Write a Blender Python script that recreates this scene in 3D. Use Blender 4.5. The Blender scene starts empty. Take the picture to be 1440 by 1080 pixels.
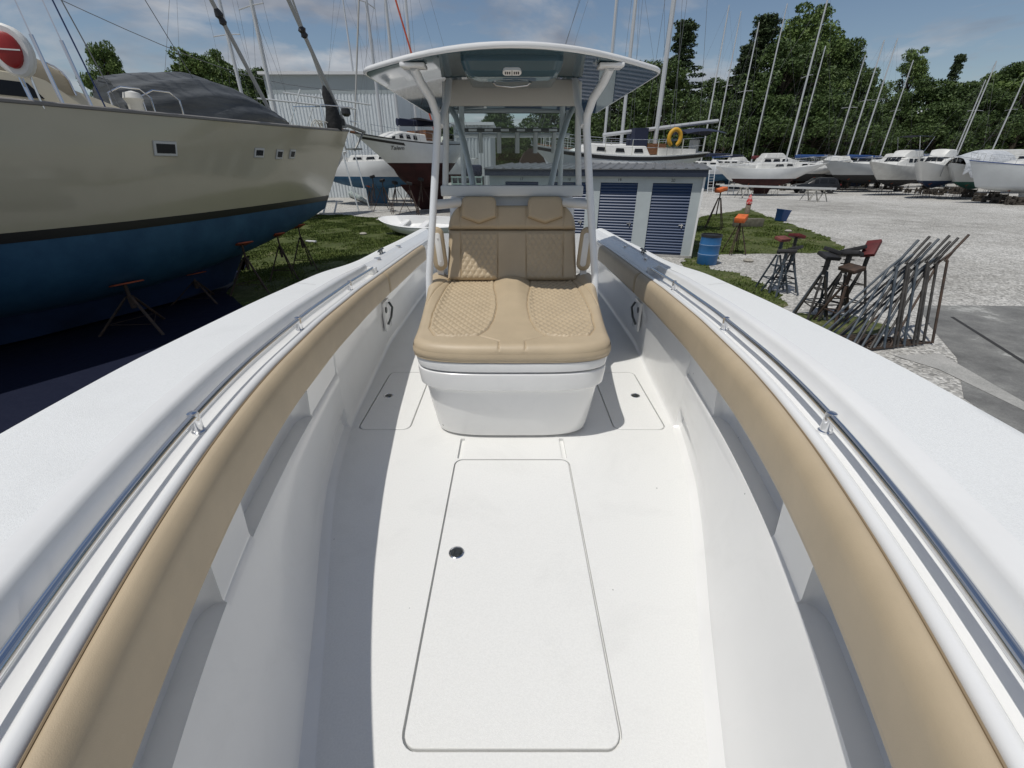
import bpy, bmesh, math, random
import numpy as np
from mathutils import Vector, Matrix
SC = bpy.context.scene
COL = SC.collection
rad = math.radians
# ------------------------------------------------------------------ camera, sky, sun
FPX, PITCH, CAMZ = 600.0, 27.2, 2.9          # focal length in photo pixels (1440 wide), tilt, eye height
cam_d = bpy.data.cameras.new("camera")
cam = bpy.data.objects.new("camera", cam_d); COL.objects.link(cam); SC.camera = cam
cam_d.sensor_width = 36; cam_d.lens = FPX / 1440 * 36
cam_d.clip_start = 0.05; cam_d.clip_end = 3000
cam.location = (0, 0, CAMZ); cam.rotation_euler = (rad(90 - PITCH), 0, 0)
SC.render.resolution_x = 1024; SC.render.resolution_y = 768
SC.view_settings.view_transform = 'Standard'; SC.view_settings.look = 'None'
SC.view_settings.gamma = 1; SC.view_settings.exposure = -0.27
SUN = Vector((-0.315, -0.29, 1.0)).normalized()
sun_el = math.asin(SUN.z); sun_az = math.atan2(SUN.x, SUN.y)
ld = bpy.data.lights.new("sun", 'SUN'); ld.energy = 3.5; ld.angle = rad(0.55); ld.color = (1, 0.965, 0.90)
lo = bpy.data.objects.new("sun", ld); COL.objects.link(lo)
lo.rotation_euler = SUN.to_track_quat('Z', 'Y').to_euler()
W = bpy.data.worlds.new("World"); SC.world = W; W.use_nodes = True
nt = W.node_tree; N = nt.nodes; LK = nt.links; N.clear()
def nd(t, **k):
    n = N.new(t)
    for a, b in k.items():
        if a.startswith('i_'): n.inputs[int(a[2:])].default_value = b
        else: setattr(n, a, b)
    return n
sky = nd('ShaderNodeTexSky', sky_type='NISHITA', sun_disc=False, sun_elevation=sun_el, sun_rotation=sun_az, altitude=0, air_density=1.1, dust_density=0.35, ozone_density=2.0)
tc = nd('ShaderNodeTexCoord')
sep = nd('ShaderNodeSeparateXYZ'); LK.new(tc.outputs['Generated'], sep.inputs[0])
# clouds: direction projected on a high flat layer
zz = nd('ShaderNodeMath', operation='ADD', i_1=0.16); LK.new(sep.outputs[2], zz.inputs[0])
zm = nd('ShaderNodeMath', operation='MAXIMUM', i_1=0.05); LK.new(zz.outputs[0], zm.inputs[0])
dx = nd('ShaderNodeMath', operation='DIVIDE'); LK.new(sep.outputs[0], dx.inputs[0]); LK.new(zm.outputs[0], dx.inputs[1])
dy = nd('ShaderNodeMath', operation='DIVIDE'); LK.new(sep.outputs[1], dy.inputs[0]); LK.new(zm.outputs[0], dy.inputs[1])
cmb = nd('ShaderNodeCombineXYZ', i_2=5.3); LK.new(dx.outputs[0], cmb.inputs[0]); LK.new(dy.outputs[0], cmb.inputs[1])
n1 = nd('ShaderNodeTexNoise'); n1.inputs['Scale'].default_value = 1.0; n1.inputs['Detail'].default_value = 9; n1.inputs['Roughness'].default_value = 0.58; n1.inputs['Distortion'].default_value = 0.3
LK.new(cmb.outputs[0], n1.inputs['Vector'])
r1 = nd('ShaderNodeValToRGB'); r1.color_ramp.elements[0].position = 0.44; r1.color_ramp.elements[1].position = 0.56
LK.new(n1.outputs[0], r1.inputs[0])
n2 = nd('ShaderNodeTexNoise'); n2.inputs['Scale'].default_value = 2.6; n2.inputs['Detail'].default_value = 6
LK.new(cmb.outputs[0], n2.inputs['Vector'])
r2 = nd('ShaderNodeValToRGB'); r2.color_ramp.elements[0].position = 0.35; r2.color_ramp.elements[0].color = (3.8, 4.1, 4.9, 1)
r2.color_ramp.elements[1].position = 0.7; r2.color_ramp.elements[1].color = (9.6, 9.8, 10.2, 1)
LK.new(n2.outputs[0], r2.inputs[0])
fade = nd('ShaderNodeMath', operation='MULTIPLY', i_1=0.8); LK.new(r1.outputs[0], fade.inputs[0])
skb = nd('ShaderNodeMix', data_type='RGBA', blend_type='MULTIPLY'); skb.inputs[0].default_value = 1
LK.new(sky.outputs[0], skb.inputs[6]); skb.inputs[7].default_value = (1.32, 1.28, 1.27, 1)
mx = nd('ShaderNodeMix', data_type='RGBA'); LK.new(fade.outputs[0], mx.inputs[0]); LK.new(skb.outputs[2], mx.inputs[6]); LK.new(r2.outputs[0], mx.inputs[7])
bg = nd('ShaderNodeBackground', i_1=0.068); LK.new(mx.outputs[2], bg.inputs[0])
wo = nd('ShaderNodeOutputWorld'); LK.new(bg.outputs[0], wo.inputs[0])

# ------------------------------------------------------------------ helpers
def ray(px, py):
    """direction through a photo pixel, scaled so that y (forward) = 1"""
    a = rad(PITCH); u = (px - 720) / FPX; v = (py - 540) / FPX
    f = math.cos(a) - v * math.sin(a); dn = math.sin(a) + v * math.cos(a)
    return u / f, 1.0, -dn / f
def G(px, py, z=0.0):
    x, y, d = ray(px, py); k = (z - CAMZ) / d
    return Vector((x * k, k, z))
def RY(px, py, Y):
    x, y, d = ray(px, py); return Vector((x * Y, Y, CAMZ + d * Y))

OFF = {}
class MB:
    def __init__(s): s.v = []; s.f = []
    def add(s, vs, fs):
        n = len(s.v); s.v += [tuple(p) for p in vs]; s.f += [tuple(i + n for i in f) for f in fs]; return s
    def box(s, x0, x1, y0, y1, z0, z1, M=None, b=0.0):
        if b > 0:
            bm = bmesh.new(); bmesh.ops.create_cube(bm, size=1)
            for v in bm.verts: v.co = Vector(((x0+x1)/2 + v.co.x*(x1-x0), (y0+y1)/2 + v.co.y*(y1-y0), (z0+z1)/2 + v.co.z*(z1-z0)))
            bmesh.ops.bevel(bm, geom=bm.edges[:], offset=b, segments=2, affect='EDGES', profile=0.5)
            bm.verts.index_update(); vs = [v.co.copy() for v in bm.verts]; fs = [[v.index for v in f.verts] for f in bm.faces]; bm.free()
        else:
            vs = [Vector(p) for p in ((x0,y0,z0),(x1,y0,z0),(x1,y1,z0),(x0,y1,z0),(x0,y0,z1),(x1,y0,z1),(x1,y1,z1),(x0,y1,z1))]
            fs = [(0,3,2,1),(4,5,6,7),(0,1,5,4),(1,2,6,5),(2,3,7,6),(3,0,4,7)]
        if M is not None: vs = [M @ p for p in vs]
        return s.add(vs, fs)
    def bar(s, p, q, w, h, up=(0,0,1)):
        p = Vector(p); q = Vector(q); d = (q - p).normalized(); up = Vector(up)
        if abs(d.dot(up)) > .98: up = Vector((1,0,0))
        a = d.cross(up).normalized(); c = a.cross(d).normalized()
        vs = [o + a*sx*w/2 + c*sz*h/2 for o in (p, q) for sx, sz in ((-1,-1),(1,-1),(1,1),(-1,1))]
        return s.add(vs, [(0,1,2,3),(7,6,5,4),(0,4,5,1),(1,5,6,2),(2,6,7,3),(3,7,4,0)])
    def tube(s, pts, r, n=8, cap=True, closed=False):
        pts = [Vector(p) for p in pts]; m = len(pts)
        rs = r if isinstance(r, (list, tuple)) else [r]*m
        vs = []; ref = None
        for i, p in enumerate(pts):
            if closed: d = pts[(i+1) % m] - pts[i-1]
            else: d = (pts[min(i+1, m-1)] - pts[max(i-1, 0)])
            d.normalize()
            if ref is None:
                ref = Vector((0,0,1)) if abs(d.z) < .9 else Vector((1,0,0))
            a = (ref - d*ref.dot(d)).normalized(); ref = a; b = d.cross(a)
            for k in range(n):
                t = 2*math.pi*k/n; vs.append(p + (a*math.cos(t) + b*math.sin(t))*rs[i])
        fs = []
        for i in range(m if closed else m-1):
            j = (i+1) % m
            for k in range(n):
                fs.append((i*n+k, i*n+(k+1)%n, j*n+(k+1)%n, j*n+k))
        if cap and not closed:
            fs.append(tuple(range(n-1,-1,-1))); fs.append(tuple((m-1)*n+k for k in range(n)))
        return s.add(vs, fs)
    def lathe(s, prof, c=(0,0,0), n=24, axis='Z', M=None):
        vs = []; c = Vector(c)
        for r, h in prof:
            for k in range(n):
                t = 2*math.pi*k/n
                p = Vector((r*math.cos(t), r*math.sin(t), h))
                if axis == 'X': p = Vector((h, r*math.cos(t), r*math.sin(t)))
                if axis == 'Y': p = Vector((r*math.sin(t), h, r*math.cos(t)))
                if M is not None: p = M @ p
                vs.append(p + c)
        fs = []
        for i in range(len(prof)-1):
            for k in range(n): fs.append((i*n+k, i*n+(k+1)%n, (i+1)*n+(k+1)%n, (i+1)*n+k))
        if prof[0][0] > 1e-6: fs.append(tuple(range(n-1,-1,-1)))
        if prof[-1][0] > 1e-6: fs.append(tuple((len(prof)-1)*n+k for k in range(n)))
        return s.add(vs, fs)
    def grid(s, rows, close_u=False, cap=False):
        """rows: list of equally long point lists"""
        m = len(rows[0]); vs = [p for r in rows for p in r]; fs = []
        for i in range(len(rows)-1):
            for k in range(m if close_u else m-1):
                fs.append((i*m+k, i*m+(k+1)%m, (i+1)*m+(k+1)%m, (i+1)*m+k))
        if cap: fs.append(tuple(range(m-1,-1,-1))); fs.append(tuple((len(rows)-1)*m+k for k in range(m)))
        return s.add(vs, fs)
    def prism(s, poly, z0, z1, M=None):
        n = len(poly); vs = [Vector((x,y,z0)) for x,y in poly] + [Vector((x,y,z1)) for x,y in poly]
        if M is not None: vs = [M @ p for p in vs]
        return s.add(vs, [tuple(range(n-1,-1,-1)), tuple(range(n,2*n))] + [(i,(i+1)%n,n+(i+1)%n,n+i) for i in range(n)])
    def build(s, name, mat, parent=None, smooth=40, off=None, fixn=True):
        me = bpy.data.meshes.new(name)
        o = bpy.data.objects.new(name, me); COL.objects.link(o)
        if parent is not None:
            o.parent = parent; off = OFF.get(parent.name, Vector((0,0,0)))
        elif off is not None:
            off = Vector(off); o.location = off
        else: off = Vector((0,0,0))
        OFF[o.name] = off
        vs = [(p[0]-off[0], p[1]-off[1], p[2]-off[2]) for p in s.v] if off.length > 0 else s.v
        me.from_pydata(vs, [], s.f)
        if fixn:
            bm = bmesh.new(); bm.from_mesh(me); bmesh.ops.remove_doubles(bm, verts=bm.verts[:], dist=1e-5)
            bmesh.ops.recalc_face_normals(bm, faces=bm.faces[:]); bm.to_mesh(me); bm.free()
        if smooth:
            me.shade_smooth()
            me.set_sharp_from_angle(angle=rad(smooth))
        me.materials.append(mat)
        return o
def tag(o, label=None, cat=None, group=None, kind=None):
    if label: o['label'] = label
    if cat: o['category'] = cat
    if group: o['group'] = group
    if kind: o['kind'] = kind
    return o
def thing(name, label, cat, loc=(0,0,0), group=None):
    o = bpy.data.objects.new(name, None); COL.objects.link(o); o.empty_display_size = .3
    o.location = loc; OFF[o.name] = Vector(loc); return tag(o, label, cat, group)
def copy_tree(o, parent=None):
    c = o.copy(); COL.objects.link(c); OFF[c.name] = OFF.get(o.name, Vector((0,0,0)))
    if parent is not None: c.parent = parent
    for ch in [x for x in bpy.data.objects if x.parent == o]: copy_tree(ch, c)
    return c
def place(o, loc, rz=0, sc=None, rx=0, ry=0):
    o.location = loc; o.rotation_euler = (rx, ry, rz)
    if sc: o.scale = (sc, sc, sc) if not isinstance(sc, tuple) else sc
    return o
def text_mesh(body, size, M, name, mat, parent, ext=0.002, spacing=1.0, shear=0.0):
    cu = bpy.data.curves.new("lettering_curve", 'FONT'); cu.body = body; cu.size = size; cu.extrude = ext
    cu.align_x = 'CENTER'; cu.align_y = 'CENTER'; cu.shear = shear; cu.space_character = spacing
    t = bpy.data.objects.new("lettering_tmp", cu); COL.objects.link(t)
    dg = bpy.context.evaluated_depsgraph_get(); me = bpy.data.meshes.new_from_object(t.evaluated_get(dg))
    off = OFF.get(parent.name, Vector((0,0,0))) if parent else Vector((0,0,0))
    me.transform(Matrix.Translation(-off) @ M); bpy.data.objects.remove(t)
    o = bpy.data.objects.new(name, me); COL.objects.link(o); o.parent = parent
    me.materials.clear(); me.materials.append(mat); return o

# ------------------------------------------------------------------ materials
MATS = {}
def mat(name, col, rough=.5, metal=0, var=0.0, vscale=3, bump=0.0, bscale=200, coat=0, spec=.5, col2=None, trans=0, detail=6, croughv=0, stretch=None, bdist=0.002, thr=None, stain=None):
    if name in MATS: return MATS[name]
    m = bpy.data.materials.new(name); m.use_nodes = True; t = m.node_tree; b = t.nodes['Principled BSDF']
    b.inputs['Base Color'].default_value = (*col, 1); b.inputs['Roughness'].default_value = rough
    b.inputs['Metallic'].default_value = metal; b.inputs['Specular IOR Level'].default_value = spec
    if coat: b.inputs['Coat Weight'].default_value = coat; b.inputs['Coat Roughness'].default_value = .05
    if trans: b.inputs['Transmission Weight'].default_value = trans
    tc = t.nodes.new('ShaderNodeTexCoord'); src = tc.outputs['Object']
    if stretch:
        mp = t.nodes.new('ShaderNodeMapping'); mp.inputs['Scale'].default_value = stretch
        t.links.new(src, mp.inputs[0]); src = mp.outputs[0]
    if var or col2:
        n = t.nodes.new('ShaderNodeTexNoise'); n.inputs['Scale'].default_value = vscale; n.inputs['Detail'].default_value = detail; n.inputs['Roughness'].default_value = .62
        t.links.new(src, n.inputs['Vector'])
        r = t.nodes.new('ShaderNodeValToRGB'); r.color_ramp.elements[0].position = (thr or (.35,.65))[0]; r.color_ramp.elements[1].position = (thr or (.35,.65))[1]
        if col2: a, c = col, col2
        else: a = tuple(max(0, x*(1-var)) for x in col); c = tuple(min(1, x*(1+var)) for x in col)
        r.color_ramp.elements[0].color = (*a, 1); r.color_ramp.elements[1].color = (*c, 1)
        t.links.new(n.outputs[0], r.inputs[0]); t.links.new(r.outputs[0], b.inputs['Base Color'])
        if croughv:
            mr = t.nodes.new('ShaderNodeMapRange'); mr.inputs[3].default_value = rough-croughv; mr.inputs[4].default_value = rough+croughv
            t.links.new(n.outputs[0], mr.inputs[0]); t.links.new(mr.outputs[0], b.inputs['Roughness'])
    if bump:
        n2 = t.nodes.new('ShaderNodeTexNoise'); n2.inputs['Scale'].default_value = bscale; n2.inputs['Detail'].default_value = 3
        t.links.new(src, n2.inputs['Vector'])
        bp = t.nodes.new('ShaderNodeBump'); bp.inputs['Strength'].default_value = bump; bp.inputs['Distance'].default_value = bdist
        t.links.new(n2.outputs[0], bp.inputs['Height']); t.links.new(bp.outputs[0], b.inputs['Normal'])
    if stain:
        lk = b.inputs['Base Color'].links; src_c = lk[0].from_socket if lk else None
        ns = t.nodes.new('ShaderNodeTexNoise'); ns.inputs['Scale'].default_value = stain[0]; ns.inputs['Detail'].default_value = 8; ns.inputs['Roughness'].default_value = .7; ns.inputs['Distortion'].default_value = .6
        t.links.new(tc.outputs['Object'], ns.inputs['Vector'])
        mr = t.nodes.new('ShaderNodeMapRange'); mr.inputs[1].default_value = .52; mr.inputs[2].default_value = .75; mr.inputs[3].default_value = 1; mr.inputs[4].default_value = 1-stain[1]; t.links.new(ns.outputs[0], mr.inputs[0])
        vo = t.nodes.new('ShaderNodeTexVoronoi'); vo.inputs['Scale'].default_value = stain[2]; t.links.new(tc.outputs['Object'], vo.inputs['Vector'])
        sc_ = t.nodes.new('ShaderNodeSeparateColor'); t.links.new(vo.outputs['Color'], sc_.inputs[0])
        th = t.nodes.new('ShaderNodeMath'); th.operation = 'MULTIPLY'; th.inputs[1].default_value = .055; t.links.new(sc_.outputs[0], th.inputs[0])
        lt_ = t.nodes.new('ShaderNodeMath'); lt_.operation = 'LESS_THAN'; t.links.new(vo.outputs['Distance'], lt_.inputs[0]); t.links.new(th.outputs[0], lt_.inputs[1])
        rare = t.nodes.new('ShaderNodeMath'); rare.operation = 'GREATER_THAN'; rare.inputs[1].default_value = .80; t.links.new(sc_.outputs[1], rare.inputs[0])
        an = t.nodes.new('ShaderNodeMath'); an.operation = 'MULTIPLY'; t.links.new(lt_.outputs[0], an.inputs[0]); t.links.new(rare.outputs[0], an.inputs[1])
        dk_ = t.nodes.new('ShaderNodeMath'); dk_.operation = 'MULTIPLY_ADD'; dk_.inputs[1].default_value = -.55; dk_.inputs[2].default_value = 1; t.links.new(an.outputs[0], dk_.inputs[0])
        ml_ = t.nodes.new('ShaderNodeMath'); ml_.operation = 'MULTIPLY'; t.links.new(mr.outputs[0], ml_.inputs[0]); t.links.new(dk_.outputs[0], ml_.inputs[1])
        mm = t.nodes.new('ShaderNodeMix'); mm.data_type = 'RGBA'; mm.blend_type = 'MULTIPLY'; mm.inputs[0].default_value = 1
        if src_c: t.links.new(src_c, mm.inputs[6])
        else: mm.inputs[6].default_value = (*col, 1)
        t.links.new(ml_.outputs[0], mm.inputs[7]); t.links.new(mm.outputs[2], b.inputs['Base Color'])
    MATS[name] = m; return m
gel = mat('gelcoat', (.80,.80,.79), .22, var=.02, vscale=2, coat=.3, stain=(3,.05,5))
nonskid = mat('nonskid_gelcoat', (.775,.785,.78), .5, var=.045, vscale=190, bump=.9, bscale=420, bdist=.0015, stain=(2.2,.07,9))
nonskid2 = mat('nonskid_deck_sole', (.765,.768,.755), .45, var=.035, vscale=140, bump=.6, bscale=380, bdist=.0012, stain=(1.7,.08,11))
vinyl = mat('tan_vinyl', (.48,.385,.26), .48, var=.05, vscale=5, bump=.35, bscale=520, bdist=.0012)
piping = mat('dark_piping', (.27,.20,.12), .5)
chrome = mat('stainless_steel', (.72,.73,.75), .12, metal=1)
alu = mat('painted_white_tube', (.74,.76,.78), .28, coat=.3)
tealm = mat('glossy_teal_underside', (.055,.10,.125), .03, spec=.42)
black = mat('black_rubber', (.02,.02,.022), .5)
dark = mat('dark_opening', (.012,.012,.014), .6)
def glassmat(name, tint=(1,1,1), ior=1.35, base=.0):
    m = bpy.data.materials.new(name); m.use_nodes = True; t = m.node_tree; t.nodes.clear()
    o = t.nodes.new('ShaderNodeOutputMaterial'); tr = t.nodes.new('ShaderNodeBsdfTransparent'); tr.inputs[0].default_value = (*tint, 1)
    gl = t.nodes.new('ShaderNodeBsdfGlossy'); gl.inputs['Roughness'].default_value = .02
    fr = t.nodes.new('ShaderNodeFresnel'); fr.inputs[0].default_value = ior
    mxx = t.nodes.new('ShaderNodeMixShader'); t.links.new(fr.outputs[0], mxx.inputs[0]); t.links.new(tr.outputs[0], mxx.inputs[1]); t.links.new(gl.outputs[0], mxx.inputs[2])
    t.links.new(mxx.outputs[0], o.inputs[0]); MATS[name] = m; return m
glass = glassmat('clear_glass', (.86,.90,.90))
# ================================================================== THE CENTRE CONSOLE BOAT
DZ = 1.3                                     # cockpit sole above ground
def curve(pts, sm=.25):
    xs = [p[0] for p in pts]; ys = [p[1] for p in pts]
    g = np.arange(xs[0]-1, xs[-1]+1, .02); v = np.interp(g, xs, ys)
    s0 = (ys[1]-ys[0])/(xs[1]-xs[0]); s1 = (ys[-1]-ys[-2])/(xs[-1]-xs[-2])
    v = np.where(g < xs[0], ys[0]+(g-xs[0])*s0, v); v = np.where(g > xs[-1], ys[-1]+(g-xs[-1])*s1, v)
    k = int(sm/.02); w = np.hanning(2*k+1); w /= w.sum()
    vp = np.pad(v, k, mode='reflect', reflect_type='odd'); v = np.convolve(vp, w, mode='valid')
    return lambda y: float(np.interp(y, g, v))
Ic = curve([(-1.4,.03),(-1,.22),(-.5,.42),(0,.59),(.3,.70),(.52,.775),(.74,.84),(1.06,.92),(1.38,.98),(1.7,1.03),(2.4,1.11),(3.3,1.18),(4.05,1.21),(5.5,1.22),(7.2,1.18)])
Oc = curve([(-2.4,.02),(-2,.30),(-1.5,.62),(-1,.88),(-.5,1.05),(0,1.25),(.5,1.38),(1.0,1.435),(1.43,1.465),(1.9,1.485),(2.45,1.51),(3.5,1.54),(5.2,1.54),(7.2,1.48)])
Tc = curve([(-2.4,.93),(-1,.88),(0,.85),(1.5,.83),(2.4,.79),(4,.70),(6,.64),(7.2,.62)], .4)
Fc = curve([(-1.3,.02),(-.8,.16),(-.3,.33),(.2,.46),(.6,.585),(1.08,.735),(1.43,.855),(1.88,.99),(2.45,1.10),(4,1.22),(5.5,1.22),(7.2,1.18)], .3)
boat = thing('centre_console_boat', 'white open fishing boat with tan cushions and hardtop, seen from its bow', 'boat', (0, 2.4, 0))
def Ys(a, b, step, extra=()):
    n = max(2, int(round((b-a)/step))+1); s = set(np.round(np.linspace(a, b, n), 4)); s |= set(extra); return sorted(s)
# gunwale cap (both sides joined round the bow) --------------------------------
RE = 4.02                                    # where the rail channel ends
def cap_sec(Y, s, ch):
    I = Ic(Y) if Y > -1.35 else max(.005, Ic(-1.35)*(Y+2.4)/1.05); O = Oc(Y); T = Tc(Y)
    w = max(.0, min(1, (O-I)/.3)); e = ch
    hi = .088; cm = .11
    eo = 1-max(0,min(1,(Y-3.2)/1.3)); eo = eo*eo*(3-2*eo)
    P = [(I+.002,T-.03),(I+.002,T-.004),(I+.006,T+.008),(I+.016,T+.016),(I+.030,T+.016),(I+.040,T+.008)]
    inner = [(I+.046,T-.010),(I+.052,T-.013),(I+.112,T-.012),(I+.118,T-.006),(I+.142,T+.066),(I+.147,T+.076),(I+.158,T+.083)]
    flat = [(I+.048,T+.016),(I+.055,T+.02),(I+.112,T+.045),(I+.118,T+.046),(I+.142,T+.053),(I+.147,T+.056),(I+.158,T+.060)]
    for (a, b), (c, d) in zip(inner, flat): P.append((a, b*e + d*(1-e)))
    z1 = P[-1][1]; W0 = I+.158
    for t in (.12,.3,.5,.7,.85,.93):
        P.append((W0+(O-W0)*t, T + (.083+.024*t**.7)*eo + (.060+.018*math.sin(t*3.1))*(1-eo)))
    zo = P[-1][1]
    P += [(O-.022,zo-.003),(O-.009,zo-.01),(O-.001,zo-.022),(O+.002,zo-.04),(O+.002,zo-.085)]
    if I+.158 > O-.06:                       # very narrow near the stem
        P = [(max(.0,I+.002)+(max(O,.02)-max(.0,I))*i/(len(P)-1), T+.09*math.sin(min(1,i/6)*1.57) - (.08 if i > len(P)-3 else 0)) for i in range(len(P))]
    return [Vector((s*x, Y, z+DZ)) for x, z in P]
ys = Ys(-2.35, 7.2, .08, (RE-.012, RE+.012, RE+.1))
for s in (-1, 1):
    rows = []
    for Y in ys:
        ch = 1 if Y < RE-.005 else max(0, 1-(Y-RE)/.12)*0
        rows.append(cap_sec(Y, s, ch))
    a = MB().grid([r[13:] for r in rows]).build('gunwale', nonskid, boat, 50)
    MB().grid([r[:14] for r in rows]).build('gunwale_lip', gel, boat, 50)
for s in (-1, 1):
    rr9 = [[p+Vector((0,0,.0012)) for p in cap_sec(Y9, s, 1)[14:]] for Y9 in (2.98, 2.9835)]
    MB().grid(rr9).build('deck_joint', mat('pale_caulk',(.38,.38,.37),.7), boat, 0)
# rub rail + hull sides
for s in (-1, 1):
    mb = MB(); rows = []
    for Y in ys:
        O = Oc(Y); T = Tc(Y)+.03; fl = .75+.2*min(1, max(0, (Y+2.3)/5)); k = max(0.02, min(1, (Y+2.35)/2.2))
        zb = -1.05 + .9*(1-k)**1.6
        P = [(O+.002,T-.0),(O+.012,T-.01),(O*.985,T-.2),(O*fl*1.0,T-.5),(O*fl*.93,-.35*k-.1),(O*fl*.86,-.62*k-.05),(O*fl*.45,-.86*k),(0,zb)]
        rows.append([Vector((s*x, Y, z+DZ)) for x, z in P])
    mb.grid(rows).build('hull_side', gel, boat, 50)
    mb = MB(); mb.tube([(s*(Oc(Y)+.014), Y, Tc(Y)+DZ-.02) for Y in ys[2:]], .022, 8); mb.build('rub_rail', alu, boat)
MB().grid([[Vector((x, 7.2, z+DZ)) for x, z in ((-1.42,.62),(-1.3,-.3),(-.6,-.85),(0,-1.0),(.6,-.85),(1.3,-.3),(1.42,.62))],
           [Vector((x, 7.2, .62+DZ)) for x in (-1.42,-1.0,-.5,0,.5,1.0,1.42)]]).build('transom', gel, boat)
# inner liner with storage pockets ------------------------------------------------
POCK = [(-.6, .86), (1.12, 1.95)]
ystep = .05
def pk(Y):
    for a, b in POCK:
        if a <= Y <= b:
            d_ = min(1, (b-Y)/.07, (Y-a)/.07); return math.sqrt(max(0, 1-(1-d_)**2))
    return 0
ly = Ys(-1.25, 7.1, ystep, [.79,.81,.825,.84,.85,.857,.86,.865,1.115,1.12,1.123,1.13,1.14,1.155,1.17,1.19,1.88,1.90,1.915,1.93,1.94,1.947,1.95,1.955,2.46,2.47])
for s in (-1, 1):
    rows = []
    for Y in ly:
        I = Ic(Y); T = Tc(Y); F = Fc(Y); p = pk(Y); aft = 1 if Y > 2.465 else 0
        L = I+.002 + .01*aft; zs = .41
        P = [(F,0.0),(F+.020,.004),(F+.046,.014),(F+.058+.0*aft,.034),(max(F+.064,F+(L-F)*.30+.026*(1-aft)),.075),(F+(L-F)*.5+.018*(1-aft),.15),(F+(L-F)*.72+.012*(1-aft),.25),(F+(L-F)*.9,.34),(L-.004,zs-.03)]
        P += [(L+.004,zs-.008+.0*p),(L+.012+.075*p,zs-.02*p),(L+.014+.085*p,zs+.01),(I-.0+.09*p,T-.22),(I-.0+.08*p,T-.20),(I+.002,T-.19),(I+.002,T-.02)]
        if aft: P = [(F,0),(F+.008,.003),(F+.016,.01),(F+.024,.03),(F+(I-F)*.2+.02,.08),(F+(I-F)*.35+.02,.15),(F+(I-F)*.5+.02,.25),(F+(I-F)*.7+.018,.34),(I+.012,.38),(I+.01,.40),(I+.01,.42),(I+.008,.46),(I+.006,T-.22),(I+.005,T-.20),(I+.002,T-.19),(I+.002,T-.02)]
        rows.append([Vector((s*x, Y, z+DZ)) for x, z in P])
    MB().grid(rows).build('inner_liner', gel, boat, 28)
# small step edge closing the forward liner
# cockpit sole with hatch openings -----------------------------------------------
def rrect(x0, x1, y0, y1, r, n=5):
    P = []
    for cx, cy, a0 in ((x1-r,y1-r,0),(x0+r,y1-r,90),(x0+r,y0+r,180),(x1-r,y0+r,270)):
        for k in range(n+1):
            a = rad(a0+90*k/n); P.append((cx+r*math.cos(a), cy+r*math.sin(a)))
    return P
HATCH = [(-.34,.34,.655,2.10,.045), (.70,1.045,2.44,3.33,.05), (-1.045,-.70,2.44,3.33,.05)]
PRONG = [(s*.322-.015, s*.322+.015, 2.116, 2.33) for s in (-1,1)]
bm = bmesh.new()
def loop(poly, z):
    vs = [bm.verts.new((x,y,z)) for x, y in poly]; return [bm.edges.new((vs[i], vs[(i+1)%len(vs)])) for i in range(len(vs))]
outer = [(Fc(y)+.004, y) for y in Ys(-1.2, 7.1, .1)]; outer += [(-x, y) for x, y in reversed(outer)]
E = loop(outer, DZ)
holes = [rrect(a-.0085,b+.0085,c-.0085,d+.0085,r+.0085) for a,b,c,d,r in HATCH] + [rrect(a,b,c,d,.006,2) for a,b,c,d in PRONG]
HE = [loop(h, DZ) for h in holes]
bmesh.ops.triangle_fill(bm, use_beauty=True, use_dissolve=False, edges=E + [e for h in HE for e in h], normal=(0,0,1))
for h in HE:
    r = bmesh.ops.extrude_edge_only(bm, edges=h)
    vs = [v for v in r['geom'] if isinstance(v, bmesh.types.BMVert)]
    for v in vs: v.co.z -= .022
    es = [e for e in r['geom'] if isinstance(e, bmesh.types.BMEdge)]
    bmesh.ops.edgeloop_fill(bm, edges=es)
me = bpy.data.meshes.new('cockpit_sole'); bm.to_mesh(me); bm.free()
me.transform(Matrix.Translation((0,-2.4,0))); me.materials.append(nonskid2)
sole = bpy.data.objects.new('cockpit_sole', me); COL.objects.link(sole); sole.parent = boat
def lid(a,b,c,d,r, name, lx, ly_, parent):
    mb = MB(); rows = []
    for ins, z in ((0,-.021),(0,-.003),(.0015,.0),(.004,.002)):
        rows.append([Vector((x,y,z+DZ)) for x,y in rrect(a+ins,b-ins,c+ins,d-ins,r-ins)])
    mb.grid(rows, close_u=True, cap=True)
    o = mb.build(name, nonskid2, parent, 20)
    m2 = MB(); m2.lathe([(.036,DZ+.002),(.036,DZ+.005),(.031,DZ+.0075),(.0285,DZ+.0035),(.0001,DZ+.0035)], (lx,ly_,0), 24)
    l = m2.build('latch', chrome, o, 30)
    m3 = MB(); m3.lathe([(.027,DZ+.0038),(.027,DZ+.0044),(.0001,DZ+.0044)], (lx,ly_,0), 20); 
    m3.tube([(lx-.014,ly_-.016,DZ+.006),(lx-.012,ly_+.014,DZ+.0065)],.004,6); m3.lathe([(.012,DZ+.004),(.011,DZ+.009),(.0001,DZ+.010)], (lx+.010,ly_-.002,0), 14)
    m3.build('latch_recess', mat('dark_steel',(.12,.13,.13),.3,metal=.8), o, 30)
    return o
lid(*HATCH[0], 'deck_hatch', -.257, 1.40, boat)
lid(*HATCH[1], 'deck_hatch', .96, 2.91, boat)
lid(*HATCH[2], 'deck_hatch', -.96, 2.91, boat)
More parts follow.
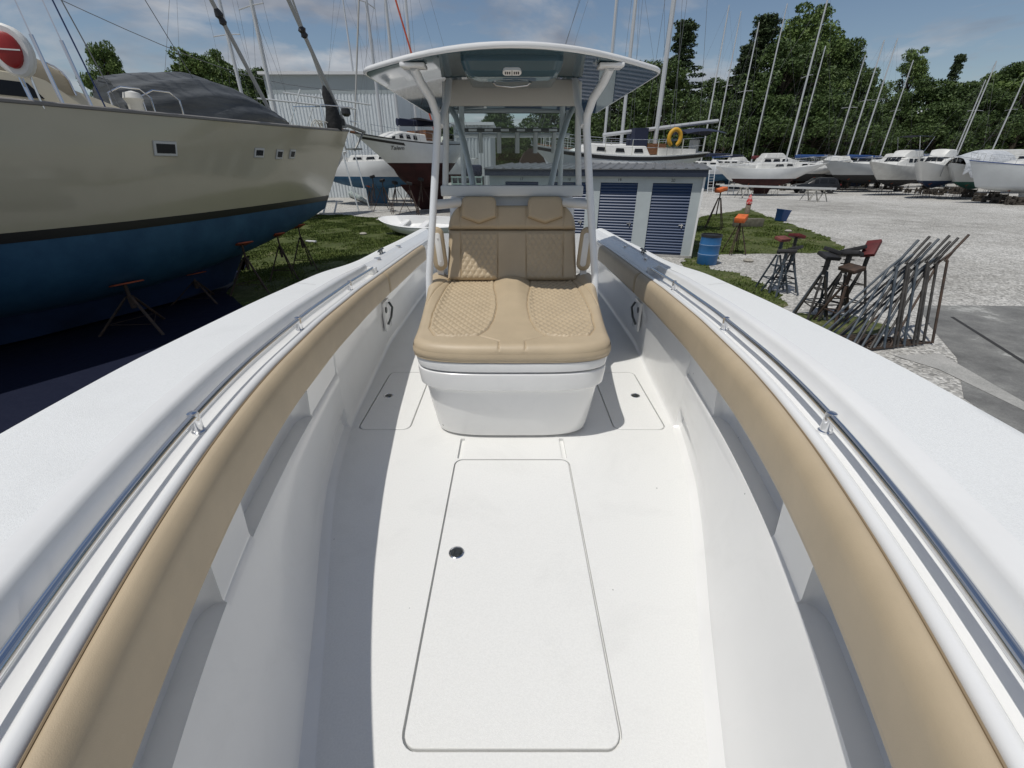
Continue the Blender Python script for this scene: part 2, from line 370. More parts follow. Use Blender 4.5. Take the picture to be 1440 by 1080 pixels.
# gunwale bolster cushions --------------------------------------------------------
def bolster(s, y0, y1, name='bolster'):
    yy = Ys(y0, y1, .05, (y0+.01,y0+.03,y1-.03,y1-.01)); rows = []
    for Y in yy:
        I = Ic(Y)-.002; T = Tc(Y); e = min(1, max(.0,(Y-y0)/.03), max(.0,(y1-Y)/.03)); e = math.sqrt(max(.0,1-(1-e)**2))
        th = .012+.048*e; k = .006*(1-e)
        sec = [(0,-.002),( -.006,.004),(-.016,.006),(-.03,.002),(-.045,-.012),(-.055,-.03),(-.059,-.055),(-.060,-.10),(-.060,-.155),(-.057,-.175),(-.045,-.190),(-.02,-.195),(0,-.195)]
        rows.append([Vector((s*(I+x*th/.06), Y, DZ+T+z-k*(1 if z>-.05 else -1))) for x, z in sec])
    o = MB().grid(rows, cap=True).build(name, vinyl, boat, 50)
    m = MB(); m.tube([(s*(Ic(Y)-.004), Y, DZ+Tc(Y)+.004) for Y in yy], .0026, 6); m.build('piping', piping, o)
    return o
for s in (-1, 1):
    bolster(s, -.95, RE-.045); bolster(s, RE-.03, 5.9)
    # rail, posts, end block
    rp = [(s*(Ic(Y)+.082), Y, DZ+Tc(Y)+.046) for Y in Ys(-1.15, RE-.02, .08)]
    rl = MB().tube(rp, .0135, 14).build('grab_rail', chrome, boat)
    for Y in (-.95, .10, 1.17, 2.24, 3.30):
        x = s*(Ic(Y)+.082); z = DZ+Tc(Y)
        p = MB(); p.lathe([(.021,z-.013),(.021,z-.006),(.0165,z-.003),(.0165,z+.055),(.0155,z+.061),(.010,z+.064),(.0001,z+.065)], (x,Y,0), 20)
        p.build('rail_post', chrome, rl, 30)
    Y = RE; b = MB(); I = Ic(Y); z = DZ+Tc(Y)
    b.box(min(s*(I+.05),s*(I+.13)), max(s*(I+.05),s*(I+.13)), Y-.035, Y+.012, z-.012, z+.056, b=.008); b.build('rail_end_block', gel, boat)
    # cleat on the aft gunwale and rod holder slits
    Y = 4.75; cx = s*(Ic(Y)+.2); z = DZ+Tc(Y)+.075
    c = MB(); c.tube([(cx,Y-.11,z+.028),(cx,Y-.06,z+.034),(cx,Y+.06,z+.034),(cx,Y+.11,z+.028)], [.006,.011,.011,.006], 8)
    for dy in (-.035,.035): c.tube([(cx,Y+dy,z-.012),(cx,Y+dy,z+.03)], .009, 8)
    c.build('mooring_cleat', mat('dark_steel',(.12,.13,.13),.3,metal=.8), boat)
    for Y in (4.45, 5.35):
        cx = s*(Ic(Y)+.16); z = DZ+Tc(Y)+.067
        c = MB(); c.lathe([(.036,z-.008),(.036,z+.003),(.026,z+.005),(.024,z-.006),(.0001,z-.006)], (cx,Y,0), 20); c.build('rod_holder', chrome, boat)
    # recessed fitting on the side wall beside the seat
    Y = 3.95; x = Fc(Y)+.0
    c = MB(); M = Matrix.Translation((s*(x-.012), Y, DZ+.33))
    c.box(-.012,.012,-.10,.10,-.15,.13,M,b=.008); pl = c.build('wall_fitting', gel, boat)
    c = MB(); c.tube([M@Vector((-s*.02,-.06,-.09)),M@Vector((-s*.05,-.03,-.02)),M@Vector((-s*.05,.04,.05)),M@Vector((-s*.02,.05,.1))],.011,8)
    c.lathe([(.028,-.002),(.028,.006),(.0001,.006)], M@Vector((-s*.014,-.05,.05)), 16, axis='X'); c.build('fitting_bracket', mat('dark_steel',(.12,.13,.13),.3,metal=.8), pl)

# ---- forward console seat --------------------------------------------------------
def seat_w(Y, grow=0.0):
    """half width of the seat block at Y"""
    return float(np.interp(Y, [2.2,2.6,3.0,3.5,3.8],[.555,.575,.60,.645,.65])) + grow
def seat_outline(front, back, wf, r, bulge, n=12, grow=0.0):
    """closed outline: front curved edge with rounded corners, straight back"""
    P = []
    wmul = wf/.555
    for k in range(n+1):                      # right side back -> front
        Y = back + (front+r+bulge-back)*k/n; P.append((seat_w(Y)*wmul+grow, Y))
    w0 = P[-1][0]; y0 = P[-1][1]; D_ = r+bulge
    for k in range(1, 22):                    # superelliptic front
        a = math.pi/2*(k/22)**.9; P.append((w0*math.cos(a)**.52, y0-D_*math.sin(a)**.62))
    P.append((0, y0-D_)); L = P[:-1][::-1]
    return P + [(-x, y) for x, y in L]
seat = MB(); rows = []
for z, fr, wf, g in ((0.0,2.375,.47,0),(.018,2.375,.47,0),(.022,2.335,.49,0),(.05,2.325,.495,0),(.14,2.305,.505,0),(.25,2.28,.518,0),(.36,2.262,.53,0),(.385,2.258,.533,0),(.398,2.25,.54,0),(.402,2.236,.552,0),(.41,2.228,.558,0),(.50,2.215,.565,0),(.518,2.216,.564,0),(.523,2.222,.559,0)):
    rows.append([Vector((x, y, z+DZ)) for x, y in seat_outline(fr, 3.72, wf, .20, .055)])
base = seat.grid(rows, close_u=True, cap=True).build('seat_base', gel, boat, 30)
rows = []
for z, fr, wf in ((.523,2.25,.535),(.531,2.25,.535),(.532,2.222,.558),(.537,2.215,.563),(.575,2.207,.568),(.592,2.210,.566),(.600,2.224,.555)):
    rows.append([Vector((x, y, z+DZ)) for x, y in seat_outline(fr, 3.72, wf, .20, .055)])
MB().grid(rows, close_u=True, cap=True).build('seat_lid', gel, boat, 30)
# cushion: dense height field with quilting
def pl_dist(P, X, Y):
    d = np.full(X.shape, 9.0)
    for (ax, ay), (bx, by) in zip(P[:-1], P[1:]):
        vx, vy = bx-ax, by-ay; t = np.clip(((X-ax)*vx+(Y-ay)*vy)/(vx*vx+vy*vy), 0, 1)
        d = np.minimum(d, np.hypot(X-ax-t*vx, Y-ay-t*vy))
    return d
def inside(P, X, Y):
    r = np.zeros(X.shape, bool); n = len(P)
    for i in range(n):
        ax, ay = P[i]; bx, by = P[(i+1) % n]
        c = ((ay > Y) != (by > Y)) & (X < (bx-ax)*(Y-ay)/(by-ay+1e-12)+ax); r ^= c
    return r
PANEL = [(.485,3.62),(.51,3.3),(.527,2.95),(.53,2.75),(.51,2.50),(.46,2.385),(.33,2.365),(.2,2.385),(.15,2.48),(.118,2.65),(.105,2.88),(.118,3.1),(.14,3.3),(.15,3.62)]
def smoothstep(a, b, x): t = np.clip((x-a)/(b-a), 0, 1); return t*t*(3-2*t)
def quilt(U, V, s=.048):
    a = np.abs(np.sin(math.pi*(U/s + V/s*.62))); b = np.abs(np.sin(math.pi*(U/s - V/s*.62)))
    return np.sqrt(np.minimum(a, b))
def seat_height(X, Y):
    A = np.abs(X); z = .700 + .05*smoothstep(2.3, 3.7, Y)
    z += .05*smoothstep(.46, .60, A)*smoothstep(2.5, 3.4, Y) + .05*smoothstep(.17,.03,A)*smoothstep(2.5,3.4,Y)
    ins = inside(PANEL, A, Y); d = pl_dist(PANEL, A, Y)
    z -= np.where(ins, .008*smoothstep(0,.05,d), 0)
    z += np.where(ins, .0115*quilt(X, Y)*smoothstep(0,.015,d), 0)
    z -= .010*np.exp(-(d/.0045)**2)
    seams = [[(.2,2.385),(.075,2.30),(.075,2.1)], [(.60,2.9),(.575,3.15),(.50,3.62)]]
    for sm in seams: z -= .009*np.exp(-(pl_dist(sm, A, Y)/.0042)**2)
    return z
out = seat_outline(2.205, 3.60, .572, .20, .055, grow=.008)
cx, cy = 0.0, 3.0
# concentric rings towards a spine, rounded at the rim, then a fine grid over the top
NX, NY = 260, 280
def half_w(Y):                                # outline half width
    oy = np.array([p[1] for p in out if p[0] >= 0]); ox = np.array([p[0] for p in out if p[0] >= 0])
    i = np.argsort(oy); return np.interp(Y, oy[i], ox[i])
y_front = min(p[1] for p in out)
uu = np.linspace(-1, 1, NX); tt = np.linspace(0, 1, NY)
# polar-free mapping: v in [0,1] front to back, u across; rounding from distance to the outline
Yg = y_front + (3.60-y_front)*(tt**1.15)
HW = half_w(Yg); HW[0] = .02
Xg = uu[None,:]*HW[:,None]; YY = np.repeat(Yg[:,None], NX, 1)
opl = [(x,y) for x,y in out]
dd = pl_dist(opl[:], Xg, YY)
R_ = .052
t_ = np.clip(dd/R_, 0, 1); drop = R_*(1-np.sqrt(np.clip(1-(1-t_)**2, 0, 1)))
ZZ = seat_height(Xg, YY) - drop*1.05
ZZ[:, [0,-1]] = .60; ZZ[0,:] = .60
rowsC = [[Vector((Xg[j,i], YY[j,i], DZ+ZZ[j,i])) for i in range(NX)] for j in range(NY)]
cu = MB(); cu.grid(rowsC)
# side skirt: bulging rim under the rounded edge
sk = []
for z, g in ((.602,-.012),(.606,-.002),(.62,.004),(.637,.004),(.652,.0)):
    sk.append([Vector((x*(1+g/ max(.3,abs(x)) ) if abs(x) > .05 else x, y-(g if y < 2.6 else 0), z+DZ)) for x, y in out])
cushion = cu.build('seat_cushion', vinyl, boat, 60, fixn=False)
rim = MB(); rim.grid(sk, close_u=True)
rim.build('cushion_rim', vinyl, cushion, 60)
# backrest ------------------------------------------------------------------------
LEAN = math.atan2(.18, .54)
BM = Matrix.Translation((0, 3.60, DZ+.725)) @ Matrix.Rotation(-LEAN, 4, 'X')   # local x across, z up the back, -y towards the bow
def pad(w0, w1, h, th, rc, fn, name, parent, z0=0, nx=150, ny=90, M=BM, top_r=None):
    """rounded cushion: front face at y=-th, fn(X,Z) adds height"""
    us = np.linspace(-1,1,nx); vs = np.linspace(0,1,ny)
    U, V = np.meshgrid(us, vs); Z = V*h; Wd = w0+(w1-w0)*V
    if top_r:
        k = np.clip((V*h-(h-top_r))/top_r, 0, 1); Wd = Wd - top_r*.8*(1-np.sqrt(np.clip(1-k*k,0,1)))
    X = U*Wd; d = np.minimum(np.minimum(Z, h-Z), (1-np.abs(U))*Wd)
    t = np.clip(d/rc, 0, 1); face = th - rc*(1-np.sqrt(np.clip(1-(1-t)**2,0,1))) + fn(X, Z)*np.clip(d/.02,0,1)
    face[d < 1e-6] = th-rc
    rows = [[M @ Vector((X[j,i], -face[j,i], z0+Z[j,i])) for i in range(nx)] for j in range(ny)]
    mb = MB(); mb.grid(rows)
    idx = [(0,i) for i in range(nx)] + [(j,nx-1) for j in range(1,ny)] + [(ny-1,i) for i in range(nx-2,-1,-1)] + [(j,0) for j in range(ny-2,0,-1)]
    ring = [[M @ Vector((X[j,i], -(th-rc), z0+Z[j,i])) for j,i in idx], [M @ Vector((X[j,i], 0, z0+Z[j,i])) for j,i in idx]]
    mb.grid(ring, close_u=True); mb.add(ring[1], [tuple(range(len(idx)))])
    return mb.build(name, vinyl, parent, 60)
def back_low(X, Z):
    A = np.abs(X); r = np.zeros(X.shape)
    inn = (A > .115)&(A < .415)&(Z > .0)&(Z < .375)
    e = np.minimum(np.minimum(A-.115, .415-A), .375-Z)
    r += np.where(inn, .011*quilt(X, Z)*smoothstep(0,.012,e), .004)
    for xs in (.115,.415): r -= .008*np.exp(-((A-xs)/.0045)**2)
    return r
def back_top(X, Z):
    A = np.abs(X); r = np.zeros(X.shape)
    for xs in (.115,.415): r -= .006*np.exp(-((A-xs)/.004)**2)
    return r
lowb = pad(.53,.51,.395,.12,.035,back_low,'backrest_cushion',boat,0)
topb = pad(.515,.485,.185,.125,.035,back_top,'upper_backrest',boat,.400,top_r=.13)
for sx in (-.263,.263):
    w = .138; P = [(-w,.085),(-w,.20),(-w+.012,.228),(-w+.04,.24),(w-.04,.24),(w-.012,.228),(w,.20),(w,.085),(.0,.036)]
    mb = MB(); M = BM @ Matrix.Translation((sx, -.118, .40)) @ Matrix.Rotation(rad(90),4,'X')
    rows = []
    for ins, y in ((.004,-.04),(0,.0),(0,.028),(.004,.040),(.012,.047),(.03,.050)):
        rows.append([M @ Vector((p[0]*(1-ins/.138), .14+(p[1]-.14)*(1-ins/.10), y)) for p in P])
    mb.grid(rows, close_u=True, cap=True)
    hr = mb.build('headrest', vinyl, boat, 45)
    m2 = MB(); m2.tube([M @ Vector((p[0]*1.0, p[1], .020)) for p in (P[7],P[8],P[0])], .003, 6); m2.build('headrest_seam', piping, hr)
# seat armrests
for s in (-1,1):
    M = Matrix.Translation((s*.585, 3.52, DZ+1.0)) @ Matrix.Rotation(rad(-s*14),4,'Z') @ Matrix.Rotation(rad(s*4),4,'Y')
    def cap_(w, h, n=10):
        P = []
        for k in range(n+1): a = rad(180*k/n); P.append((w*math.cos(a), h-w+w*math.sin(a)))
        for k in range(n+1): a = rad(180+180*k/n); P.append((w*math.cos(a), -h+w+w*math.sin(a)))
        return P
    R90 = Matrix.Rotation(rad(90),4,'X')
    mb = MB(); mb.grid([[M@R90@Vector((x,z,y)) for x,z in cap_(w,h)] for y,w,h in ((-.07,.04,.15),(-.055,.052,.165),(.0,.056,.17),(.02,.05,.164),(.03,.036,.15))], close_u=True, cap=True)
    ar = mb.build('armrest', vinyl, boat, 50)
    mb = MB(); mb.grid([[M@R90@Vector((x,z,y)) for x,z in cap_(w,h)] for y,w,h in ((.028,.024,.13),(.035,.024,.13),(.038,.02,.126))], close_u=True, cap=True)
    for z in (-.09,.09): mb.lathe([(.006,.0),(.006,.003),(.0001,.004)], M@Vector((0,-.038,z)), 10, M=R90)
    mb.build('armrest_plate', gel, ar)
    mb = MB(); mb.bar((s*.59,3.55,DZ+.60),(s*.585,3.56,DZ+.92),.05,.035,up=(0,1,0)); mb.build('armrest_bracket', gel, ar)

# console, windscreen frame, hardtop ------------------------------------------------
rows = []
for z, w, yf, yb in ((0,.50,3.72,5.0),(.6,.52,3.70,5.0),(1.1,.525,3.76,4.95),(1.34,.52,3.80,4.9),(1.37,.50,3.82,4.85)):
    rows.append([Vector((x,y,z+DZ)) for x,y in rrect(-w,w,yf,yb,.07)])
MB().grid(rows, close_u=True, cap=True).build('console', gel, boat, 40)
# dash hood seen through the windscreen
MB().box(-.46,.46,4.25,4.8,DZ+1.36,DZ+1.405,b=.02).build('dash_hood', mat('grey_dash',(.16,.17,.18),.5), boat)
UZ = 2.135
frm = mat('enclosure_frame', (.60,.62,.62), .35)
f1 = MB(); f1.box(-.565,.565,3.70,3.76,DZ+1.375,DZ+1.455,b=.012)
f1.build('windscreen_sill', frm, boat)
for s in (-1,1): wfr = MB().tube([(s*.53,3.73,DZ+1.44),(s*.50,3.75,DZ+1.8),(s*.485,3.76,DZ+UZ)],.024,10).build('windscreen_post', frm, boat)
MB().box(-.52,.52,3.742,3.748,DZ+1.45,DZ+1.99).build('windscreen_pane', glass, boat)
MB().box(-.485,.485,3.72,3.765,DZ+1.985,DZ+UZ+.01,b=.008).build('front_skirt', mat('beige_skirt',(.44,.43,.40),.6), boat)
# hardtop
def top_outline(ins, n=10):
    P = []
    xs = .985-ins
    for k in range(7): P.append((xs - .0*k, 5.85 - (5.85-3.5)*k/6))
    rc = .12
    for k in range(1, 6): a = rad(60*k/5); P.append((xs-rc*(1-math.cos(a)), 3.5-rc*1.4*math.sin(a)))
    xe, ye = P[-1]
    for k in range(1, n+1):
        t = k/n; P.append((xe*(1-t), ye - (ye-(2.87+ins))*math.sin(t*math.pi/2)**1.0))
    L = P[:-1][::-1]; return P + [(-x, y) for x, y in L]
def crown(x, y): return .032*(1-(x/.98)**2)
rows = []
for ins, dz, cr in ((.05,.0,.9),(.006,-.004,.9),(.0,.002,.9),(-.003,.010,.9),(.0,.019,.95),(.012,.025,1),(.08,.028,1),(.3,.03,1.05)):
    rows.append([Vector((x,y,DZ+UZ+dz+crown(x,y)*cr)) for x,y in top_outline(ins)])
top = MB().grid(rows, close_u=True, cap=False)
n = len(rows[0]); top.add(rows[-1], [tuple(range(n))])
ht = top.build('hardtop', gel, boat, 40)
rows = []
for ins, dz in ((.014,-.002),(.02,-.006),(.075,-.006)):
    rows.append([Vector((x,y,DZ+UZ+dz+crown(x,y)*.9)) for x,y in top_outline(ins)])
ul = MB().grid(rows, close_u=True)
# fill underside as strips across
P = top_outline(.075); half = [(x,y) for x,y in P if x >= -1e-6][:len(P)//2+1]
nn = len(half); ctr = []
for (x, y) in half:
    row = [Vector((x*t, y, DZ+UZ-.006+crown(x*t,y)*.9)) for t in np.linspace(1,-1,17)]; ctr.append(row)
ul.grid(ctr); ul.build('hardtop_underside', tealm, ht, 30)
# electronics box
eb = MB(); rows = []
for w, y0, y1, z in ((.30,3.02,3.62,.03),(.30,3.02,3.62,-.005),(.285,3.05,3.60,-.045),(.27,3.10,3.58,-.062),(.24,3.14,3.54,-.066)):
    rows.append([Vector((x,y,DZ+UZ+z)) for x,y in rrect(-w,w,y0,y1,.05)])
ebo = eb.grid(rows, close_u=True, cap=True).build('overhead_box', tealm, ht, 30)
lt = MB(); Mx = Matrix.Translation((-.0,3.06,DZ+UZ-.043)) @ Matrix.Rotation(rad(-28),4,'X')
lt.grid([[Mx@Vector((x,y,z)) for x,y in rrect(-.055,.055,-.022,.022,.02)] for z in (-.016,.004)], close_u=True, cap=True)
dl = lt.build('dome_light', gel, ebo)
l2 = MB()
for i in range(6): 
    xx = (-.038,-.026,-.014,.014,.026,.038)[i]; l2.box(xx-.0035,xx+.0035,-.009,.009,-.0185,-.015,Mx)
l2.box(-.0015,.0015,-.02,.02,-.0175,-.015,Mx); l2.build('light_slot', black, dl)
hb = MB(); hb.tube([(-.12,3.30,DZ+UZ-.068),(-.1,3.32,DZ+UZ-.082),(0,3.33,DZ+UZ-.09),(.1,3.32,DZ+UZ-.082),(.12,3.30,DZ+UZ-.068)],.006,8); hb.build('box_handle', chrome, ebo)
# hardtop legs
for s in (-1,1):
    pts = [(s*.67,3.22,DZ+.0),(s*.655,3.26,DZ+.5),(s*.638,3.31,DZ+.85),(s*.59,3.39,DZ+1.25),(s*.545,3.44,DZ+1.62),(s*.52,3.46,DZ+1.82),(s*.515,3.44,DZ+1.90),(s*.535,3.36,DZ+1.99),(s*.575,3.26,DZ+2.06),(s*.60,3.20,DZ+UZ-.01)]
    lg = MB().tube(pts, .027, 14).build('hardtop_leg', alu, boat, 60)
    MB().box(s*.60-.075,s*.60+.075,3.14,3.26,DZ+UZ-.012,DZ+UZ+.01,b=.006).build('leg_plate', gel, lg)
    m = MB(); m.tube([(s*.585,3.42,DZ+1.335),(s*.43,3.62,DZ+1.335),(s*.40,3.8,DZ+1.33)], .034, 12); m.build('leg_cross_tube', alu, lg)
    m = MB(); m.tube([(s*.50,3.46,DZ+1.84),(s*.46,3.6,DZ+2.0),(s*.45,3.7,DZ+UZ)], .024, 10); m.build('leg_spur', alu, lg)
    m = MB(); m.tube([(s*.335,4.2,DZ+1.38),(s*.45,4.6,DZ+1.78),(s*.56,5.0,DZ+2.02),(s*.64,5.2,DZ+UZ)], .028, 12); m.build('diagonal_brace', alu, boat)
    m = MB(); m.tube([(s*.52,5.0,DZ+.0),(s*.51,5.0,DZ+1.4),(s*.50,5.0,DZ+UZ)], .026, 12); m.build('rear_leg', alu, boat)
lb = MB(); lb.box(-.62,.62,5.55,5.60,DZ+1.925,DZ+1.965,b=.008)
lbo = lb.build('light_bar', black, boat)
for x in (-.44,-.26,-.08,.10,.28,.46): MB().box(x-.045,x+.045,5.542,5.552,DZ+1.934,DZ+1.956).build('lamp_lens', mat('lamp_lens_white',(.8,.8,.8),.2), lbo)
for s in (-1,1): MB().tube([(s*.6,5.57,DZ+1.96),(s*.62,5.57,DZ+UZ)],.02,8).build('bar_hanger', alu, lbo)
rt = MB().tube([(-.66,5.66,DZ+1.90),(.66,5.66,DZ+1.90)],.022,10).build('rear_cross_tube', alu, boat)
for x in (-.36,-.15,.06,.27,.48):
    MB().tube([(x,5.62,DZ+1.98),(x,5.64,DZ+1.72)],.026,12).build('rod_holder_tube', mat('brushed_alu',(.5,.51,.52),.35,metal=.6), boat)
# helm seat back behind the console
hs = MB(); hs.box(-.42,.42,5.35,5.5,DZ+.85,DZ+1.25,b=.05); hs.build('helm_seat_back', vinyl, boat)
hs = MB(); hs.box(-.45,.45,5.2,5.75,DZ+.0,DZ+.85,b=.04); hs.build('helm_seat_base', gel, boat)
# ================================================================== GROUND
def noise_mat(name, stops, scales, rough=.9, bump=.5, bsc=40, bdist=.02, fine=None):
    """ground material: large noise chooses the tone, a fine voronoi gives stones"""
    m = bpy.data.materials.new(name); m.use_nodes = True; t = m.node_tree; b = t.nodes['Principled BSDF']; L = t.links
    b.inputs['Roughness'].default_value = rough; b.inputs['Specular IOR Level'].default_value = .25
    tc = t.nodes.new('ShaderNodeTexCoord')
    acc = None
    for sc, w in scales:
        n = t.nodes.new('ShaderNodeTexNoise'); n.inputs['Scale'].default_value = sc; n.inputs['Detail'].default_value = 7; n.inputs['Roughness'].default_value = .65
        L.new(tc.outputs['Object'], n.inputs['Vector'])
        mu = t.nodes.new('ShaderNodeMath'); mu.operation = 'MULTIPLY'; mu.inputs[1].default_value = w; L.new(n.outputs[0], mu.inputs[0])
        if acc is None: acc = mu.outputs[0]
        else:
            ad = t.nodes.new('ShaderNodeMath'); ad.operation = 'ADD'; L.new(acc, ad.inputs[0]); L.new(mu.outputs[0], ad.inputs[1]); acc = ad.outputs[0]
    r = t.nodes.new('ShaderNodeValToRGB'); e = r.color_ramp.elements
    e[0].position, e[0].color = stops[0][0], (*stops[0][1], 1); e[1].position, e[1].color = stops[-1][0], (*stops[-1][1], 1)
    for p, c in stops[1:-1]:
        q = e.new(p); q.color = (*c, 1)
    L.new(acc, r.inputs[0]); col = r.outputs[0]
    if fine:
        v = t.nodes.new('ShaderNodeTexVoronoi'); v.inputs['Scale'].default_value = fine[0]; L.new(tc.outputs['Object'], v.inputs['Vector'])
        hs = t.nodes.new('ShaderNodeSeparateColor'); L.new(v.outputs['Color'], hs.inputs[0])
        mr = t.nodes.new('ShaderNodeMapRange'); mr.inputs[3].default_value = 1-fine[1]; mr.inputs[4].default_value = 1+fine[1]; L.new(hs.outputs[0], mr.inputs[0])
        mm = t.nodes.new('ShaderNodeMix'); mm.data_type = 'RGBA'; mm.blend_type = 'MULTIPLY'; mm.inputs[0].default_value = 1
        L.new(col, mm.inputs[6]); L.new(mr.outputs[0], mm.inputs[7]); col = mm.outputs[2]
        bp = t.nodes.new('ShaderNodeBump'); bp.inputs['Strength'].default_value = bump; bp.inputs['Distance'].default_value = bdist; L.new(v.outputs['Distance'], bp.inputs['Height']); bp.invert = True
        L.new(bp.outputs[0], b.inputs['Normal'])
    L.new(col, b.inputs['Base Color']); return m
gravel = noise_mat('gravel', [(.36,(.22,.21,.195)),(.46,(.38,.37,.345)),(.55,(.49,.48,.455)),(.66,(.60,.59,.56))], [(.10,.45),(.9,.3),(9,.25)], fine=(22,.45), bump=.9, bdist=.03)
tag(MB().add([(-500,-300,0),(700,-300,0),(700,1200,0),(-500,1200,0)],[(0,1,2,3)]).build('ground', gravel, None, 0), kind='structure')
concm = noise_mat('concrete', [(.38,(.11,.11,.107)),(.49,(.17,.17,.165)),(.56,(.22,.22,.21)),(.62,(.42,.42,.40))], [(.55,.6),(3,.25),(20,.15)], fine=(120,.12), bump=.2, bdist=.004)
def sheet(name, poly, z, m, **k):
    return tag(MB().add([(x,y,z) for x,y in poly],[tuple(range(len(poly)))]).build(name, m, None, 0), **k)
sheet('concrete_pad', [(9.4,9.6),(10.4,9.62),(13,9.5),(40,9.1),(40,-20),(5.6,-20),(5.6,2.0),(6.3,5.2),(7.5,6.6),(8.5,8.3)], .004, concm, kind='structure')
gap = mat('joint_dark',(.03,.03,.03),.9)
sheet('pad_joint', [G(1336,446).to_2d(), (G(1341,446)).to_2d(), G(1450,514).to_2d(), G(1446,516).to_2d()], .008, gap, kind='structure')
limem = noise_mat('pale_concrete', [(.3,(.28,.28,.265)),(.6,(.42,.41,.39))], [(1.2,.7),(14,.3)], fine=(90,.15), bump=.2, bdist=.004)
sheet('concrete_apron', [G(1255,500).to_2d(),G(1322,498).to_2d(),G(1440,566).to_2d(),G(1500,612).to_2d(),G(1440,578).to_2d(),G(1320,520).to_2d()], .009, limem, kind='structure')
# grass: earth sheets with an uneven outline and real blades
soil = noise_mat('grassy_earth', [(.36,(.06,.06,.025)),(.46,(.06,.08,.022)),(.55,(.095,.11,.038)),(.64,(.19,.175,.10))], [(.5,.5),(4,.3),(30,.2)], fine=(60,.4), bump=.5, bdist=.02)
rg = np.random.default_rng(4)
def wobble(poly, step=.35, amp=.22):
    P = []
    n = len(poly)
    for i in range(n):
        a = Vector(poly[i]); b = Vector(poly[(i+1)%n]); L = (b-a).length; m = max(1, int(L/step)); nrm = Vector((-(b-a).y,(b-a).x)).normalized()
        for k in range(m):
            P.append(tuple(a.lerp(b,k/m) + nrm*float(rg.normal(0,amp*.5))))
    return P
g_left = wobble([(-1.6,8.5),(-1.3,14),(-1.7,19.5),(-3.6,23.5),(-6.5,27.0),(-11,29.5),(-17,30),(-26,24),(-26,-2),(-3.2,-2),(-2.6,4)])
g_right = wobble([G(960,372).to_2d(),G(968,330).to_2d(),G(985,305).to_2d(),G(1040,296).to_2d(),G(1048,291).to_2d(),G(1085,306).to_2d(),G(1120,318).to_2d(),G(1160,332).to_2d(),G(1190,349).to_2d(),G(1150,356).to_2d(),G(1100,357).to_2d(),G(1015,358).to_2d(),G(1000,378).to_2d(),G(1040,384).to_2d(),G(1075,402).to_2d(),G(1110,430).to_2d(),G(1050,450).to_2d(),G(960,420).to_2d()], .3, .16)
g_small = wobble([(4.9,8.6),(6.3,9.0),(7.3,8.9),(7.6,8.1),(6.4,7.4),(5.0,7.4)], .2, .12)
grassm = mat('grass_blade', (.055,.088,.018), .75, var=0, col2=(.15,.185,.055), vscale=1.6, spec=.15)
for poly, dens in ((g_left, 260), (g_right, 330), (g_small, 120)):
    sheet('grass_ground', poly, .005, soil, kind='structure')
dark_sheet_poly = [G(318,414).to_2d(),G(352,360).to_2d(),(-8.2,13.2),(-16,8),(-16,-2),(-2.2,-2),(-1.9,3.6),G(345,432).to_2d()]
def in_poly(poly, x, y): return inside([tuple(p) for p in poly], x, y)
def blades(poly, n, ymin, ymax, h, name, label, xmin=None):
    xs = np.array([p[0] for p in poly]); yv = np.array([p[1] for p in poly])
    X = rg.uniform(xs.min() if xmin is None else xmin, xs.max(), n*3); Y = rg.uniform(max(ymin,yv.min()), min(ymax,yv.max()), n*3)
    cl = np.sin(X*1.7+Y*.6)*np.sin(Y*1.3-X*.5)+.6*np.sin(X*4.1)*np.cos(Y*3.7)
    k = in_poly(poly, X, Y) & ~in_poly(dark_sheet_poly, X, Y) & (rg.random(n*3) < .42+.5*cl); X = X[k][:n]; Y = Y[k][:n]; m = len(X)
    H = h*rg.uniform(.4,1.2,m)*(1+.35*cl[k][:n]); A = rg.uniform(0,6.28,m); W_ = .006+.0012*np.sqrt(X*X+Y*Y)
    lx = rg.normal(0,.35,m)*H; lyy = rg.normal(0,.35,m)*H
    V = np.empty((m*3,3),np.float32)
    V[0::3] = np.stack([X-np.cos(A)*W_, Y-np.sin(A)*W_, np.zeros(m)],1); V[1::3] = np.stack([X+np.cos(A)*W_, Y+np.sin(A)*W_, np.zeros(m)],1)
    V[2::3] = np.stack([X+lx, Y+lyy, H],1)
    me = bpy.data.meshes.new(name); me.vertices.add(m*3); me.vertices.foreach_set('co', V.ravel())
    me.loops.add(m*3); me.loops.foreach_set('vertex_index', np.arange(m*3,dtype=np.int32)); me.polygons.add(m)
    me.polygons.foreach_set('loop_start', np.arange(0,m*3,3,dtype=np.int32)); me.update(); me.materials.append(grassm)
    o = bpy.data.objects.new(name, me); COL.objects.link(o); tag(o, label, 'grass', kind='stuff')
blades(g_left, 90000, 6, 30, .06, 'grass', 'rough green grass under and beside the large cream yacht', xmin=-14)
blades(g_right, 45000, 6, 30, .05, 'grass', 'green grass patch around the blue barrel and orange stands')

rt_ = random.Random(2); tp = wobble(dark_sheet_poly, .5, .06)
tv = [(x,y,.03+.012*rt_.random()) for x,y in tp]; q = MB(); q.add(tv,[tuple(range(len(tv)))]); q.grid([tv+[tv[0]],[(x,y,.006) for x,y,z in tv]+[(tv[0][0],tv[0][1],.006)]])
tag(q.build('dark_ground_sheet', mat('navy_ground_sheet',(.006,.009,.026),.75,bump=.8,bscale=4,bdist=.03,spec=.2), None, 30), 'dark navy sheet on the grass under the cream yacht', 'tarpaulin')  # dark navy sheet fills the unidentified dark area under the yacht
